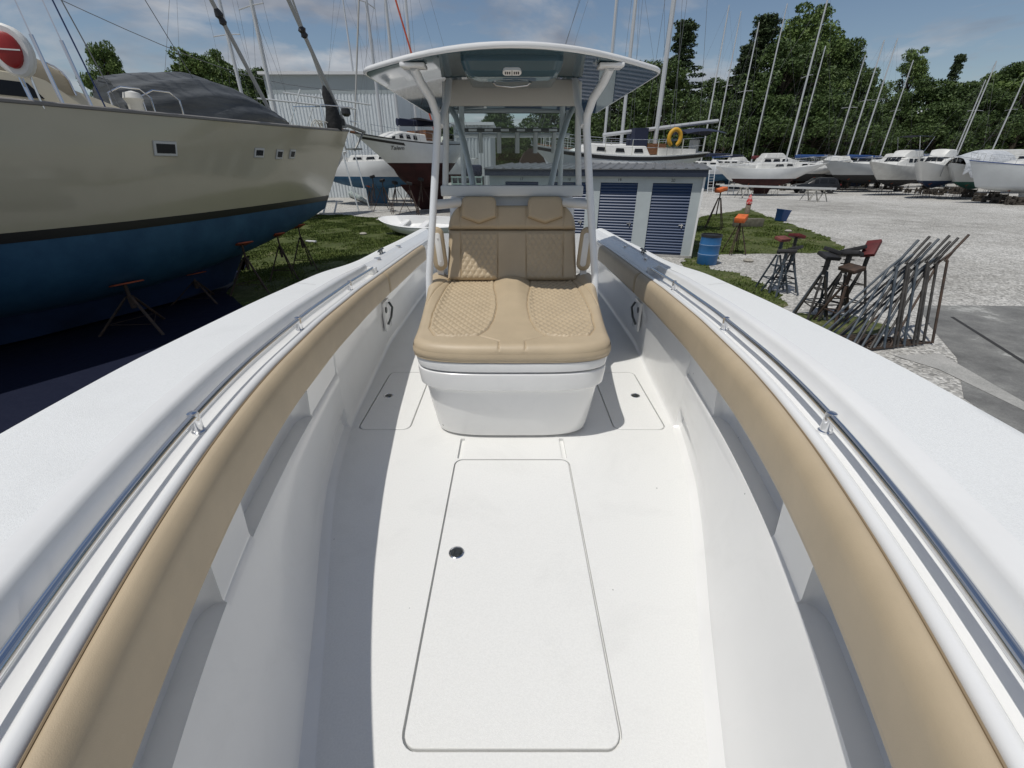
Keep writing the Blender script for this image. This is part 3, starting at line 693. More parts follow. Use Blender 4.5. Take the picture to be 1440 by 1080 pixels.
# ================================================================== BOATS ON STANDS
white_hull = mat('white_topsides', (.68,.69,.69), .35, var=.06, vscale=.7, coat=.2)
cream_hull = mat('cream_topsides', (.46,.42,.31), .16, var=.03, vscale=.5, coat=.35)
grey_hull = mat('light_grey_topsides', (.55,.57,.58), .35, var=.05, vscale=.8)
offwhite = mat('aged_white_gelcoat', (.60,.60,.58), .45, var=.10, vscale=1.5)
bluebot = mat('blue_antifouling', (.013,.068,.14), .65, col2=(.028,.105,.19), vscale=1.6, thr=(.4,.7))
navybot = mat('navy_antifouling', (.012,.03,.08), .65, var=.3, vscale=1.2)
redbot = mat('red_antifouling', (.038,.008,.007), .85, var=.35, vscale=1.4)
blackbot = mat('black_antifouling', (.02,.02,.022), .7, var=.3, vscale=1.5)
greenbot = mat('green_antifouling', (.015,.09,.07), .7, var=.3, vscale=1.5)
stripe_k = mat('black_stripe', (.01,.01,.012), .4)
navy = mat('navy_canvas', (.012,.018,.045), .8, bump=.5, bscale=30)
bluecv = mat('blue_canvas', (.015,.06,.20), .8, bump=.5, bscale=30)
teak = mat('teak', (.16,.07,.03), .6, var=.3, vscale=6, stretch=(1,1,8))
mastm = mat('anodised_mast', (.55,.56,.57), .35, metal=.3)
wire = mat('rigging_wire', (.16,.165,.17), .4, metal=.3)
winm = mat('dark_window', (.012,.014,.016), .25, spec=.25)
steelm = mat('rusty_steel', (.03,.022,.018), .7, col2=(.075,.045,.03), vscale=6)
tarpm = mat('grey_tarpaulin', (.055,.062,.07), .6, col2=(.13,.14,.15), vscale=1.2, bump=.7, bscale=3, bdist=.05, stretch=(.5,.5,2.2), thr=(.4,.7))
palet = mat('pale_tarpaulin', (.50,.52,.54), .5, var=.15, vscale=2.5, bump=1, bscale=4, bdist=.08)

class Hull:
    def __init__(s, L, B, zs, zw, zb, rb=1.2, rs=.3, bow=.5, st=.15, tr=.6, um=.42, p=2.0, q=.95, flare=.12, hard=0):
        s.__dict__.update(locals())
    def hb(s, u):
        if u > s.um:
            t = (u-s.um)/(1-s.um); return s.B/2*max(0, 1-t**s.p)**s.q
        t = (s.um-u)/s.um; return s.B/2*(s.tr+(1-s.tr)*(1-t*t))
    def sheer(s, u): return s.zs + (s.bow*((u-.4)/.6)**2 if u > .4 else s.st*((.4-u)/.4)**2)
    def keelz(s, u): return s.zw - (s.zw-s.zb)*max(0, math.sin(math.pi*min(1,max(0,(u*.93+.05)))))**.65
    def X(s, u, z):
        f = (s.sheer(u)-z)/(s.zs-s.zw); f = max(0, min(1.7, f))
        a = -s.L/2+s.rs*f; b = s.L/2-s.rb*f; return a+(b-a)*u
    def pt(s, u, z, side, out=0.0):
        """point on the topsides"""
        sh = s.sheer(u); f = max(0, min(1, (sh-z)/(sh-s.zw))); fl = s.flare*(.4+1.2*max(0,(u-.5)/.5))
        h = s.hb(u)*(1-fl*f**1.5) + s.hb(u)*.03*math.sin(math.pi*f); return Vector((s.X(u,z), side*(h+out), z))
    def section(s, u, n=5):
        sh = s.sheer(u); top = [s.pt(u, sh+(s.zw-sh)*k/n, 1) for k in range(n+1)]
        hw = top[-1].y; zk = s.keelz(u); bot = []
        m = 7
        for k in range(1, m+1):
            a = k/m*math.pi/2
            if s.hard: y = hw*(1-(k/m)**1.3); z = s.zw-(s.zw-zk)*(k/m)**.9
            else: y = hw*math.cos(a)**.8 if k < m else 0; z = s.zw-(s.zw-zk)*math.sin(a)
            bot.append(Vector((s.X(u, z), y, z)))
        return top, bot
    def us(s, n=28): return [1-(1-i/n)**1.35 if 1 else i/n for i in range(n+1)]
def mir(P): return [Vector((p.x,-p.y,p.z)) for p in P]
def make_hull(t, H, mtop, mbot, mstripe=None, sw=.12, deck=None, keel=None, toerail=None, transom=True):
    us = [0,.02]+[i/26 for i in range(1,24)]+[.92,.95,.975,.99,1.0]; us = sorted(set(us))
    S = [H.section(u) for u in us]
    for sd in (1,-1):
        f = (lambda P: P) if sd == 1 else mir
        rows = [f(s_[0]) for s_ in S]
        MB().grid(rows).build('topsides', mtop, t, 60)
        MB().grid([f([s_[0][-1]]+s_[1]) for s_ in S]).build('underbody', mbot, t, 60)
        if mstripe:
            MB().grid([[H.pt(u,H.zw+sw,sd,.006),H.pt(u,H.zw+sw*.5,sd,.009),H.pt(u,H.zw-.01,sd,.006)] for u in us]).build('boot_stripe', mstripe, t, 60)
        if toerail:
            MB().tube([H.pt(u,H.sheer(u)+.02,sd,-.01) for u in us], .035, 6).build('toe_rail', toerail, t)
    if transom:
        a, b = S[0]; P = a+b; MB().add(P+mir(P)[::-1], [tuple(range(2*len(P)))]).build('transom', mtop, t, 0)
    d = MB(); d.grid([[H.pt(u,H.sheer(u)-.01,1,-.01), Vector((H.X(u,H.sheer(u)),0,H.sheer(u)+.05*min(1,H.hb(u)))), H.pt(u,H.sheer(u)-.01,-1,-.01)] for u in us]); d.build('deck', deck or offwhite, t)
    if keel:
        u0,u1,zk,th,rake = keel; K = MB(); x0 = H.X(u0,H.zw); x1 = H.X(u1,H.zw); rows = []
        for k in range(6):
            f = k/5; z = H.keelz((u0+u1)/2)+.25; z = z+(zk-z)*f; a = x0+rake*.25*f; b = x1-rake*f; w = th*(1-.35*f)
            rows.append([Vector((a+(b-a)*g, w*hh, z)) for g,hh in ((0,0),(.1,.45),(.45,1),(.8,.75),(.95,.3),(1,0),(.95,-.3),(.8,-.75),(.45,-1),(.1,-.45))])
        K.grid(rows, close_u=True, cap=True).build('keel', mbot, t, 50)
def trunk(t, H, u0, u1, wf, h, m, name='cabin', wins=(), z0=0, fs=.25, rear=.06, wz=(.35,.75), camber=.12, winmat=None, fmat=None, tumble=.12):
    """cabin trunk lofted along the deck; wins: list of (v0, v1) along its sides"""
    def prof(v):
        u = u0+(u1-u0)*v; x = H.X(u,H.sheer(u)); w = H.hb(.5*(u0+u1))*wf*(1-.35*max(0,(v-.55)/.45)**2); w = min(w, H.hb(u)*.86)
        hh = h*min(1, (v+.0)/rear if v < rear else 1, ((1-v)/fs)**.8 if v > 1-fs else 1); return x, w, H.sheer(u)+z0, hh
    def sp(v, f, side, out=0):
        x,w,z,hh = prof(v); return Vector((x, side*(w*(1-tumble*f)+out), z+hh*f))
    vs = [0,rear*.5,rear]+[i/14 for i in range(2,14)]+[1-fs*.5,1-fs*.25,1-fs*.1,1]; vs = sorted(set(vs)); rows = []
    for v in vs:
        x,w,z,hh = prof(v); R = [sp(v,0,1),sp(v,.5,1),sp(v,.92,1),Vector((x,w*(1-tumble)*.93,z+hh))]
        R += [Vector((x,w*(1-tumble)*.5,z+hh*(1+camber*.8))),Vector((x,0,z+hh*(1+camber)))]
        R = R+mir(R[:-1])[::-1]; rows.append(R)
    c = MB().grid(rows, cap=True).build(name, m, t, 35)
    for (a,b) in wins:
        for sd in (1,-1):
            q = [sp(a,wz[0],sd,.006),sp(b,wz[0],sd,.006),sp(b-.1*(b-a),wz[1],sd,.006),sp(a+.1*(b-a),wz[1],sd,.006)]
            q2 = [p+Vector((0,sd*.02,0)) for p in q]
            MB().add(q+q2,[(0,1,2,3),(4,5,6,7),(0,1,5,4),(1,2,6,5),(2,3,7,6),(3,0,4,7)]).build('cabin_window', winmat or winm, c, 0)
    return c
def stanchions(t, H, u0, u1, n, h=.6, m=None, r=.012, pulpit=True):
    m = m or chrome
    for sd in (1,-1):
        P = []
        mb = MB()
        for k in range(n+1):
            u = u0+(u1-u0)*k/n; p = H.pt(u,H.sheer(u),sd,-.06); q = p+Vector((0,0,h)); P.append(q)
            mb.tube([p,q], r, 5)
        mb.tube(P, r*.6, 4); mb.tube([p-Vector((0,0,h*.5)) for p in P], r*.5, 4); mb.build('lifeline', m, t)
    if pulpit:
        mb = MB(); ub = .93; a = H.pt(ub,H.sheer(ub),1,-.05); b = H.pt(ub,H.sheer(ub),-1,-.05); tip = Vector((H.L/2+.1,0,H.sheer(1)))
        hz = Vector((0,0,h)); mb.tube([a+hz, (a+tip)/2+hz+Vector((0,.1,0)), tip+hz, (b+tip)/2+hz-Vector((0,.1,0)), b+hz], r*1.2, 6)
        mb.tube([a,a+hz], r, 5); mb.tube([b,b+hz], r, 5); mb.tube([tip-Vector((.2,0,0)),tip+hz], r, 5); mb.build('pulpit', m, t)
def mast(t, H, u, h, r=.085, boom=None, cover=None, spread=(.55,), m=None, furl=None, boomz=1.0, stays=True, back=True, lean=0):
    m = m or mastm; x = H.X(u,H.sheer(u)); z0 = H.sheer(u)+.0; top = Vector((x-lean,0,z0+h))
    mb = MB(); mb.tube([(x,0,z0),(x-lean*.5,0,z0+h*.5),top],[r,r,r*.7],8); mo = mb.build('mast', m, t)
    for s_ in spread:
        zc = z0+h*s_; w = H.B*.30; q = MB(); q.tube([(x-lean*s_-.08,-w,zc-.05),(x-lean*s_,0,zc+.02),(x-lean*s_-.08,w,zc-.05)], r*.3, 5); q.build('spreader', m, mo)
    if stays:
        for sd in (1,-1):
            p = H.pt(u,H.sheer(u),sd,-.03); w = H.B*.30*sd; q = MB(); pts = [p]+[Vector((x-lean*s_-.08,w,z0+h*s_-.05)) for s_ in spread]+[top]; q.tube(pts, max(.006,r*.075), 4)
            q.tube([H.pt(u-.04,H.sheer(u),sd,-.03), Vector((x-lean*spread[0],0,z0+h*spread[0]))], max(.006,r*.07), 4); q.build('shroud', wire, t)
        q = MB(); q.tube([(H.L/2-.1,0,H.sheer(1)+.05), top], r*.6 if furl else max(.006,r*.08), 6); q.build('furled_jib' if furl else 'forestay', furl or wire, t)
        if back: q = MB(); q.tube([(-H.L/2+.1,0,H.sheer(0)), top], max(.006,r*.075), 4); q.build('backstay', wire, t)
    if boom:
        zb = z0+boomz; q = MB(); q.tube([(x,0,zb),(x-boom,0,zb+boom*.03)], r*.7, 8); bo = q.build('boom', m, t)
        if cover:
            q = MB(); rows = []
            for k in range(9):
                f = k/8; rr = .20*(1-.55*f)+.02; rows.append([Vector((x+.1-boom*f*.96, rr*.6*math.sin(a), zb+boom*.03*f+rr*.55+rr*math.cos(a))) for a in [2*math.pi*i/8 for i in range(8)]])
            q.grid(rows, close_u=True, cap=True); q.build('sail_cover', cover, bo)
def stand_proto():
    t = thing('boat_stand', 'jack stand', 'boat stand')
    mb = MB(); mb.tube([(0,0,.95),(0,0,1.45)], .02, 8); mb.tube([(0,0,.75),(0,0,1.12)], .03, 8); mb.build('screw_post', steelm, t)
    for a in (90,210,330):
        q = MB(); a = rad(a); q.tube([(.03*math.cos(a),.03*math.sin(a),1.1),(.42*math.cos(a),.42*math.sin(a),.02)], .018, 6); q.build('leg', steelm, t)
    q = MB(); q.tube([(.30*math.cos(rad(a)),.30*math.sin(rad(a)),.35) for a in (90,210,330)], .010, 5, closed=True); q.build('leg_brace', steelm, t)
    q = MB(); q.box(-.15,.15,-.15,.15,1.45,1.49,Matrix.Translation((0,0,1.47))@Matrix.Rotation(rad(28),4,'X')@Matrix.Translation((0,0,-1.47)),b=.01); q.build('pad', mat('orange_pad',(.28,.055,.018),.75,var=.4,vscale=5), t)
    return t
STAND = stand_proto(); STAND_USED = [False]
def put_stand(loc, h, rz, label, group=None, rx=0, scx=1.0):
    global STAND
    o = STAND if not STAND_USED[0] else copy_tree(STAND); STAND_USED[0] = True
    s = h/1.47; place(o, loc, rz, (scx*max(.8,min(1.3,s)), scx*max(.8,min(1.3,s)), s)); o['label'] = label; o['category'] = 'boat stand'
    if group: o['group'] = group
    return o
def stands_for(t, H, loc, rz, us_, label, group, f=.62, sides=(1,-1)):
    for sd in sides:
        for i, u in enumerate(us_):
            a, b = H.section(u); p = b[3]; y = sd*p.y
            if abs(y) < .2: continue
            wx = loc[0]+p.x*math.cos(rz)-y*math.sin(rz); wy = loc[1]+p.x*math.sin(rz)+y*math.cos(rz)
            put_stand((wx, wy, 0), p.z+.02, rz+(math.pi if sd < 0 else 0) , label, group)

# ---- the large cream yacht on the left ------------------------------------------
crm = thing('sailing_yacht', 'large cream hulled yacht with blue bottom and grey tarp on deck, left foreground', 'yacht')
dirb = Vector((.42,.907)).normalized(); CL = 15.4
H = Hull(CL, 4.75, 3.66, 1.90, .50, rb=1.25, rs=.6, bow=.2, st=.2, tr=.7, um=.42, p=1.75, q=1.08, flare=.10)
make_hull(crm, H, cream_hull, bluebot, stripe_k, .13, deck=mat('cream_deck',(.52,.48,.38),.5), toerail=mat('grey_toe_rail',(.20,.19,.18),.5))
CH = H
# long keel with raked leading edge
rows = []
for f in np.linspace(0,1,7):
    z = 1.05+(.12-1.05)*f; a = -5.4+.2*f; b = 3.3-.75*f; w = 1.35*(1-.5*f)
    rows.append([Vector((a+(b-a)*g, w*hh, z)) for g,hh in ((0,0),(.1,.5),(.45,1),(.8,.8),(.95,.35),(1,0),(.95,-.35),(.8,-.8),(.45,-1),(.1,-.5))])
MB().grid(rows, close_u=True, cap=True).build('keel', navybot, crm, 50)
def side_window(u0, u1, z0, z1, fr=.045):
    for sd in (-1,):
        def q(a,b,c,d,o): return [CH.pt(a,c,sd,o),CH.pt(b,c,sd,o),CH.pt(b,d,sd,o),CH.pt(a,d,sd,o)]
        du = fr/CL
        w = MB(); A = q(u0-du,u1+du,z0-fr,z1+fr,.004); B = q(u0-du*.8,u1+du*.8,z0-fr*.8,z1+fr*.8,.028)
        w.grid([A,B], close_u=True, cap=True); wo_ = w.build('hull_window', mat('window_surround',(.55,.55,.53),.4), crm, 0)
        w = MB(); w.grid([q(u0,u1,z0,z1,.025),q(u0,u1,z0,z1,.033)], close_u=True, cap=True); w.build('window_pane', winm, wo_, 0)
ctr = Vector((-5.3,16.05,0)) - Vector((dirb.x,dirb.y,0))*(CL/2); crz = math.atan2(dirb.y, dirb.x)
Mc = Matrix.Translation(ctr) @ Matrix.Rotation(crz,4,'Z')
def proj(p):
    a = rad(PITCH); dn = CAMZ-p[2]; d = p[1]*math.cos(a)+dn*math.sin(a); v = dn*math.cos(a)-p[1]*math.sin(a)
    return 720+p[0]/d*FPX, 540+v/d*FPX
def find_uz(px, py):
    best = None
    for i in range(30, 100):
        for k in range(25):
            u = i/100; z = 1.9+k*.08; q = proj(Mc @ CH.pt(u,z,-1)); e = (q[0]-px)**2+(q[1]-py)**2
            if best is None or e < best[0]: best = (e,u,z)
    e0,u0,z0 = best
    for i in range(-10, 11):
        for k in range(-10, 11):
            u = u0+i/1000; z = z0+k*.008; q = proj(Mc @ CH.pt(u,z,-1)); e = (q[0]-px)**2+(q[1]-py)**2
            if e < best[0]: best = (e,u,z)
    return best[1:]
for px,py,wd,hd in ((232,209,.36,.15),(364,215,.24,.11),(393,217,.19,.12),(411,217,.17,.12)):
    u_,z_ = find_uz(px,py); side_window(u_-wd/2/CL, u_+wd/2/CL, z_-hd/2, z_+hd/2)
# coachroof, dodger, hatch hoops
trunk(crm, CH, .22, .575, .72, .50, mat('cream_coachroof',(.50,.46,.36),.4), 'coachroof', [(.15,.35),(.5,.7)], fs=.30, wz=(.3,.7))
def cpt(u, y, z): return Vector((CH.X(u,3.9), y, z))
dk = lambda u: CH.sheer(u)
bim = MB(); rows = []
for u, hz in ((.34,.95),(.40,1.10),(.46,1.0),(.50,.55)):
    rows.append([cpt(u, 1.45*math.cos(a), dk(u)+.25+ (hz)*math.sin(a)**.7) for a in [math.pi*k/12 for k in range(13)]])
bim.grid(rows); bim.build('spray_dodger', mat('beige_canvas',(.30,.26,.19),.8,bump=.5,bscale=20), crm, 60)
for u, hz in ((.34,.97),(.46,1.02),(.50,.58)):
    MB().tube([cpt(u,1.47*math.cos(a), dk(u)+.25+hz*math.sin(a)**.7) for a in [math.pi*k/14 for k in range(15)]],.016,8).build('dodger_hoop', chrome, crm)

for u, w in ((.56,.42),(.595,.42)):
    MB().tube([cpt(u-.015,-1.05,dk(u)),cpt(u-.015,-1.05,dk(u)+.38),cpt(u-.0,-1.05,dk(u)+.50),cpt(u+.02,-1.05,dk(u)+.50),cpt(u+.03,-1.05,dk(u)+.38),cpt(u+.03,-1.05,dk(u))],.016,8).build('dorade_guard', chrome, crm)
v = MB(); v.lathe([(.12,dk(.57)),(.12,dk(.57)+.25),(.16,dk(.57)+.33),(.13,dk(.57)+.42),(.0001,dk(.57)+.46)], (CH.X(.57,3.9),-1.05,0), 14); v.build('dorade_vent', offwhite, crm)
# windlass and anchor bits on the bow
w = MB(); w.lathe([(.11,dk(.95)),(.09,dk(.95)+.12),(.12,dk(.95)+.18),(.0001,dk(.95)+.2)], (CH.X(.93,3.9),0,0), 14); w.tube([cpt(.965,-.12,dk(.97)+.1),cpt(1.0,0,dk(1)+.16),Vector((CL/2+.75,0,dk(1)+.02))],.05,6); w.build('bow_roller', mat('galvanised',(.28,.28,.27),.5,metal=.5), crm)
w = MB(); P0 = Vector((CL/2+.7,0,dk(1)+.02)); w.tube([P0,P0+Vector((-.55,0,-.55))],.035,6); w.bar(P0+Vector((-.55,-.25,-.52)),P0+Vector((-.55,.25,-.52)),.2,.05); w.build('anchor', mat('galvanised',(.28,.28,.27),.5,metal=.5), crm)
# rig: main mast aft of the frame, inner and outer furled headsails, shrouds to chainplates
x0 = CH.X(.47,3.9); mt = MB(); mt.tube([(x0,0,dk(.5)),(x0,0,dk(.5)+17)],.12,10); mt.build('mast', mastm, crm)
def stay(p, q, r, m, name='shroud', lower=None):
    b = MB(); p = Vector(p); q = Vector(q); b.tube([p,q], r, 6)
    if lower: b.tube([p, p.lerp(q,lower)], r*2.6, 8)
    return b.build(name, m, crm)
topm = Vector((x0,0,dk(.5)+16.5))
for du, tz, lw in ((-.035,9,.09),(-.012,16,.055),(.012,16,.055),(.04,9,.0)):
    for sd in (-1,1): stay(CH.pt(.475+du,dk(.47),sd,-.08), (x0,0,dk(.5)+tz), .010, wire if lw==0 else chrome, lower=lw or None)
for sd in (-1,1): stay(CH.pt(.50,dk(.47),sd,-.08), (x0,0,dk(.5)+12), .012, mat('blue_rope',(.02,.04,.12),.8), 'halyard')
st1 = stay(cpt(.83,0,dk(.83)), (x0,0,dk(.5)+12.5), .05, mat('furled_sail_grey',(.35,.35,.34),.7), 'furled_staysail')
st2 = stay((CL/2-.1,0,dk(1)+.15), topm, .055, mat('furled_sail_grey',(.35,.35,.34),.7), 'furled_jib')
b = MB(); p = cpt(.83,0,dk(.83)); q = Vector((x0,0,dk(.5)+12.5))
c0 = p.lerp(q,.165); c1 = p.lerp(q,.192); b.tube([c0,p.lerp(q,.170),p.lerp(q,.176),p.lerp(q,.180),p.lerp(q,.186),c1],[.03,.085,.06,.095,.07,.03],8); b.build('furler_block', black, st1)
b = MB(); p = Vector((CL/2-.1,0,dk(1)+.15)); b.tube([p.lerp(topm,.125),p.lerp(topm,.129),p.lerp(topm,.133),p.lerp(topm,.137),p.lerp(topm,.142)],[.03,.10,.07,.11,.03],8); b.build('furler_block', black, st2)
b = MB(); b.tube([(CL/2-.3,0,dk(1)+.15),(CL/2-.28,0,dk(1)+.32)],.13,12); b.build('furling_drum', black, st2)
stay(cpt(.70,-.5,dk(.7)), (x0,0,dk(.5)+9), .008, wire, 'inner_stay')
b = MB(); pb = cpt(.955,-.1,dk(.955)); b.tube([pb+Vector((0,0,.02)),pb+Vector((.05,.02,.25)),pb+Vector((.0,.0,.6)),pb+Vector((-.12,0,.95)),pb+Vector((-.16,0,1.15))],[.20,.26,.17,.12,.03],9); b.build('folded_sail', mat('black_sail_bag',(.012,.013,.015),.8,bump=1,bscale=8,bdist=.03), crm)
b = MB()
for k in range(7):
    cc = cpt(.90+.012*k,-.25+.08*k,dk(.93)+.12); b.tube([cc+Vector((.17*math.cos(t_),.05*math.sin(t_*2+k),.13*math.sin(t_))) for t_ in [2*math.pi*j/14 for j in range(14)]],.014,5,closed=True)
b.build('coiled_rope', mat('white_rope',(.5,.5,.47),.8), crm)
for sd in (-1,1):
    b = MB(); b.tube([CH.pt(.90,dk(.9),sd,-.06),CH.pt(.90,dk(.9),sd,-.06)+Vector((0,0,.62)),CH.pt(.97,dk(.97),sd,0)+Vector((0,0,.66)),Vector((CL/2+.35,0,dk(1)+.68))],.016,7); b.tube([CH.pt(.965,dk(.965),sd,-.02),CH.pt(.965,dk(.965),sd,-.02)+Vector((.1,0,.65))],.014,6); b.build('pulpit_tube', chrome, crm)
ctr = Vector((-5.3,16.05,0)) - Vector((dirb.x,dirb.y,0))*(CL/2)
crz = math.atan2(dirb.y, dirb.x)
place(crm, ctr, crz)
Mc = Matrix.Translation(ctr) @ Matrix.Rotation(crz,4,'Z')
# tarp-covered dinghy lying on the foredeck
dg = MB(); rows = []
rngd = random.Random(5)
for k in range(31):
    f = k/30; xx = CH.X(.575+.265*f,3.9)
    w = .95*(math.sin(math.pi*min(1,.12+f*.62)))**.6*(1-.75*max(0,(f-.55)/.45)**1.6); hh = .98*(math.sin(math.pi*min(1,.16+f*.5)))**.55*(1-.82*max(0,(f-.35)/.65)**1.3)
    zb = dk(.575+.265*f)+.08
    rows.append([Mc@Vector((xx+.05*rngd.random(), w*math.cos(a)*(1+.03*math.sin(13*a+.35*k)), zb+hh*math.sin(a)**.75*(1+.035*math.sin(13*a+.3*k)))) for a in [math.pi*j/48 for j in range(49)]])
dg.grid(rows, cap=True); p0 = Mc@Vector((CH.X(.66,3.9),0,dk(.66)))
tag(dg.build('covered_dinghy', tarpm, None, 50, off=p0), 'dinghy under a dark grey tarpaulin on the cream yacht foredeck', 'dinghy')
# horseshoe buoy
bo = thing('horseshoe_buoy', 'red horseshoe buoy in a white case on the rail of the cream yacht', 'lifebuoy', RY(18,95,7.2))
c0 = RY(16,72,7.2); Mb = Matrix.Translation(c0) @ Matrix.Rotation(rad(20),4,'Z') @ Matrix.Rotation(rad(90),4,'X')
def ell(a, b, n=22): return [(a*math.cos(2*math.pi*k/n)*(1+.10*math.sin(2*math.pi*k/n)), b*math.sin(2*math.pi*k/n)) for k in range(n)]
q = MB(); q.grid([[Mb@Vector((x,y,z)) for x,y in ell(a,b)] for z,a,b in ((-.07,.19,.25),(-.05,.23,.30),(.03,.23,.30),(.06,.20,.27))], close_u=True, cap=True); q.build('case', mat('white_vinyl',(.72,.72,.70),.5), bo)
q = MB(); q.grid([[Mb@Vector((x,y,z)) for x,y in ell(a,b)] for z,a,b in ((.055,.145,.205),(.10,.14,.20),(.12,.11,.17))], close_u=True, cap=True); q.build('buoy', mat('red_vinyl',(.30,.012,.012),.45), bo)
q = MB(); q.box(-.15,.15,-.008,.008,.121,.126,Mb); q.build('strap', mat('white_vinyl',(.72,.72,.70),.5), bo)
q = MB(); q.tube([c0+Vector((.02,.1,-.9)),c0+Vector((.02,.1,.2))],.014,8); q.build('rail_tube', chrome, bo)
stand_labels = ('boat stand nearest the camera under the cream yacht','second boat stand from the camera under the cream yacht','boat stand with orange pad under the middle of the cream yacht','boat stand with brown pad under the forward part of the cream yacht','boat stand under the bow end of the cream yacht')
for i,(px,py) in enumerate(((172,398),(270,384),(340,343),(390,330),(428,335))):
    best = None
    for k in range(300, 960, 4):
        a_, b_ = CH.section(k/1000)
        for j in range(0, 6):
            for f in (0,.33,.66):
                pp = b_[j].lerp(b_[j+1], f); w_ = Mc@Vector((pp.x,-pp.y,pp.z)); q_ = proj(w_); e = (q_[0]-px)**2+(q_[1]-py)**2
                if best is None or e < best[0]: best = (e, w_)
    w_ = best[1]; put_stand((w_.x,w_.y,0), w_.z-.02, crz+math.pi, stand_labels[i], 'boat stands under the cream yacht', scx=(2.0,1.8,1.6,1.3,1.2)[i])
# ================================================================== OTHER BOATS
def sail(label, loc, rz, L, B, zs, zw, zb, mtop, mbot, name='sailboat', stripe=None, sw=.1, keel=True, mu=.56, mh=12, wins=((.12,.3),(.38,.55),(.62,.78)), boom=None, cover=None, group=None, st_us=(.25,.5,.72), detail=True, spread=(.55,), furl=None, cab=(.30,.72,.62,.42), cabm=None, rb=1.1, rs=.5, tr=.6, bow=.45, toe=None, mast_r=.085, sides=(1,-1), stlabel=None, lines=True):
    t = thing(name, label, 'sailboat', group=group)
    h = Hull(L,B,zs,zw,zb,rb=rb,rs=rs,bow=bow,tr=tr)
    make_hull(t, h, mtop, mbot, stripe, sw, keel=(.36,.60,.14,.16,.35) if keel is True else keel, toerail=toe)
    if cab: trunk(t, h, cab[0], cab[1], cab[2], cab[3], cabm or offwhite, 'cabin', wins)
    if detail:
        for sd in (1,-1): co = MB(); co.bar(Vector((h.X(.06,zs),sd*h.hb(.15)*.6,zs+.12)),Vector((h.X(.30,zs),sd*h.hb(.25)*.62,zs+.14)),.12,.3); co.build('cockpit_coaming', offwhite, t)
        if lines: stanchions(t, h, .05, .9, 6, .58)
    if mh: mast(t, h, mu, mh, mast_r, boom, cover, spread, furl=furl)
    place(t, loc, rz)
    if st_us: stands_for(t, h, loc, rz, st_us, stlabel or ('boat stand under the '+label.split(' with')[0]), 'stands under the far boats', sides=sides)
    return t, h
def motor(label, loc, rz, L, B, zs, zw, zb, mtop, mbot, name='motor_cruiser', cab=(.25,.80,.72,.75), fly=None, wins=((.10,.26),(.30,.46),(.50,.64)), bimini=None, group=None, st_us=(.2,.55,.78), stripe=None, bow=.45, wind=True, stlabel=None, fs=.35):
    t = thing(name, label, 'motorboat', group=group)
    h = Hull(L,B,zs,zw,zb,rb=1.5,rs=.1,bow=bow,tr=.88,um=.35,p=2.2,q=.8,flare=.22,hard=1)
    make_hull(t, h, mtop, mbot, stripe, .1)
    c = trunk(t, h, cab[0], cab[1], cab[2], cab[3], offwhite, 'cabin', wins, fs=fs, wz=(.45,.88), tumble=.14)
    if wind:
        # raked windscreen panes across the front of the cabin
        u = cab[0]+(cab[1]-cab[0])*(1-fs*.55); x = h.X(u,zs)
        for y0 in (-.62,-.2,.22):
            q = [Vector((x+.15,y0*B*.38,h.sheer(u)+cab[3]*.45)),Vector((x+.15,(y0+.38)*B*.38,h.sheer(u)+cab[3]*.45)),Vector((x-.18,(y0+.36)*B*.38,h.sheer(u)+cab[3]*.98)),Vector((x-.18,(y0+.02)*B*.38,h.sheer(u)+cab[3]*.98))]
            MB().add([p+Vector((.14,0,.05)) for p in q]+[p+Vector((.11,0,.02)) for p in q],[(0,1,2,3),(7,6,5,4),(0,4,5,1),(1,5,6,2),(2,6,7,3),(3,7,4,0)]).build('windscreen_pane', winm, c, 0)
    if fly:
        trunk(t, h, fly[0], fly[1], fly[2], fly[3], offwhite, 'flybridge', (), z0=cab[3]*1.05, fs=.22, rear=.1)
    if bimini:
        u0,u1,zh = bimini; x0 = h.X(u0,zs); x1 = h.X(u1,zs); w = B*.34
        MB().grid([[Vector((x, w*a, zs+zh+.10*(1-a*a))) for a in (-1,-.5,0,.5,1)] for x in np.linspace(x0,x1,5)]).build('bimini_top', navy, t, 60)
        f = MB()
        for x in (x0,x1):
            for sd in (1,-1): f.tube([((x0+x1)/2, sd*w, zs+cab[3]),(x,sd*w,zs+zh)],.02,5)
        f.build('bimini_frame', chrome, t)
    r = MB()
    for sd in (1,-1):
        P = [h.pt(u,h.sheer(u),sd,-.08)+Vector((0,0,.55)) for u in np.linspace(.55,.97,7)]; r.tube(P,.018,5)
        for p in P[::2]: r.tube([p-Vector((0,0,.55)),p],.014,5)
    r.build('bow_rail', chrome, t)
    place(t, loc, rz)
    if st_us: stands_for(t, h, loc, rz, st_us, stlabel or ('boat stand under the '+label.split(' with')[0]), 'stands under the far boats')
    return t, h
# white boat with dark red bottom at centre left -----------------------------------
TL = 8.8
tb_rz = math.atan2(-.80,-.60)
tbow = Vector((-9.0,28.0,0)); tc_ = tbow - Vector((math.cos(tb_rz),math.sin(tb_rz),0))*TL/2
tt_, th_ = sail('white double ended sailboat with dark red bottom and a name on its bow', tc_, tb_rz, TL, 3.3, 4.05, 3.0, 1.5, white_hull, redbot, stripe=None, mh=14, mu=.62, cab=(.30,.80,.6,.55), wins=((.5,.57),(.62,.69),(.74,.80),(.86,.91)), st_us=None, keel=(.12,.80,.14,.22,1.6), toe=mat('dark_rail',(.02,.02,.02),.5), rb=1.5, tr=.35, boom=4.6, cover=navy, rs=1.0, furl=mat('furled_sail_grey',(.35,.35,.34),.7))
Mt = Matrix.Translation(tc_) @ Matrix.Rotation(tb_rz,4,'Z')
sdv = 1 if (Mt@Vector((0,1,0))).y < (Mt@Vector((0,-1,0))).y else -1
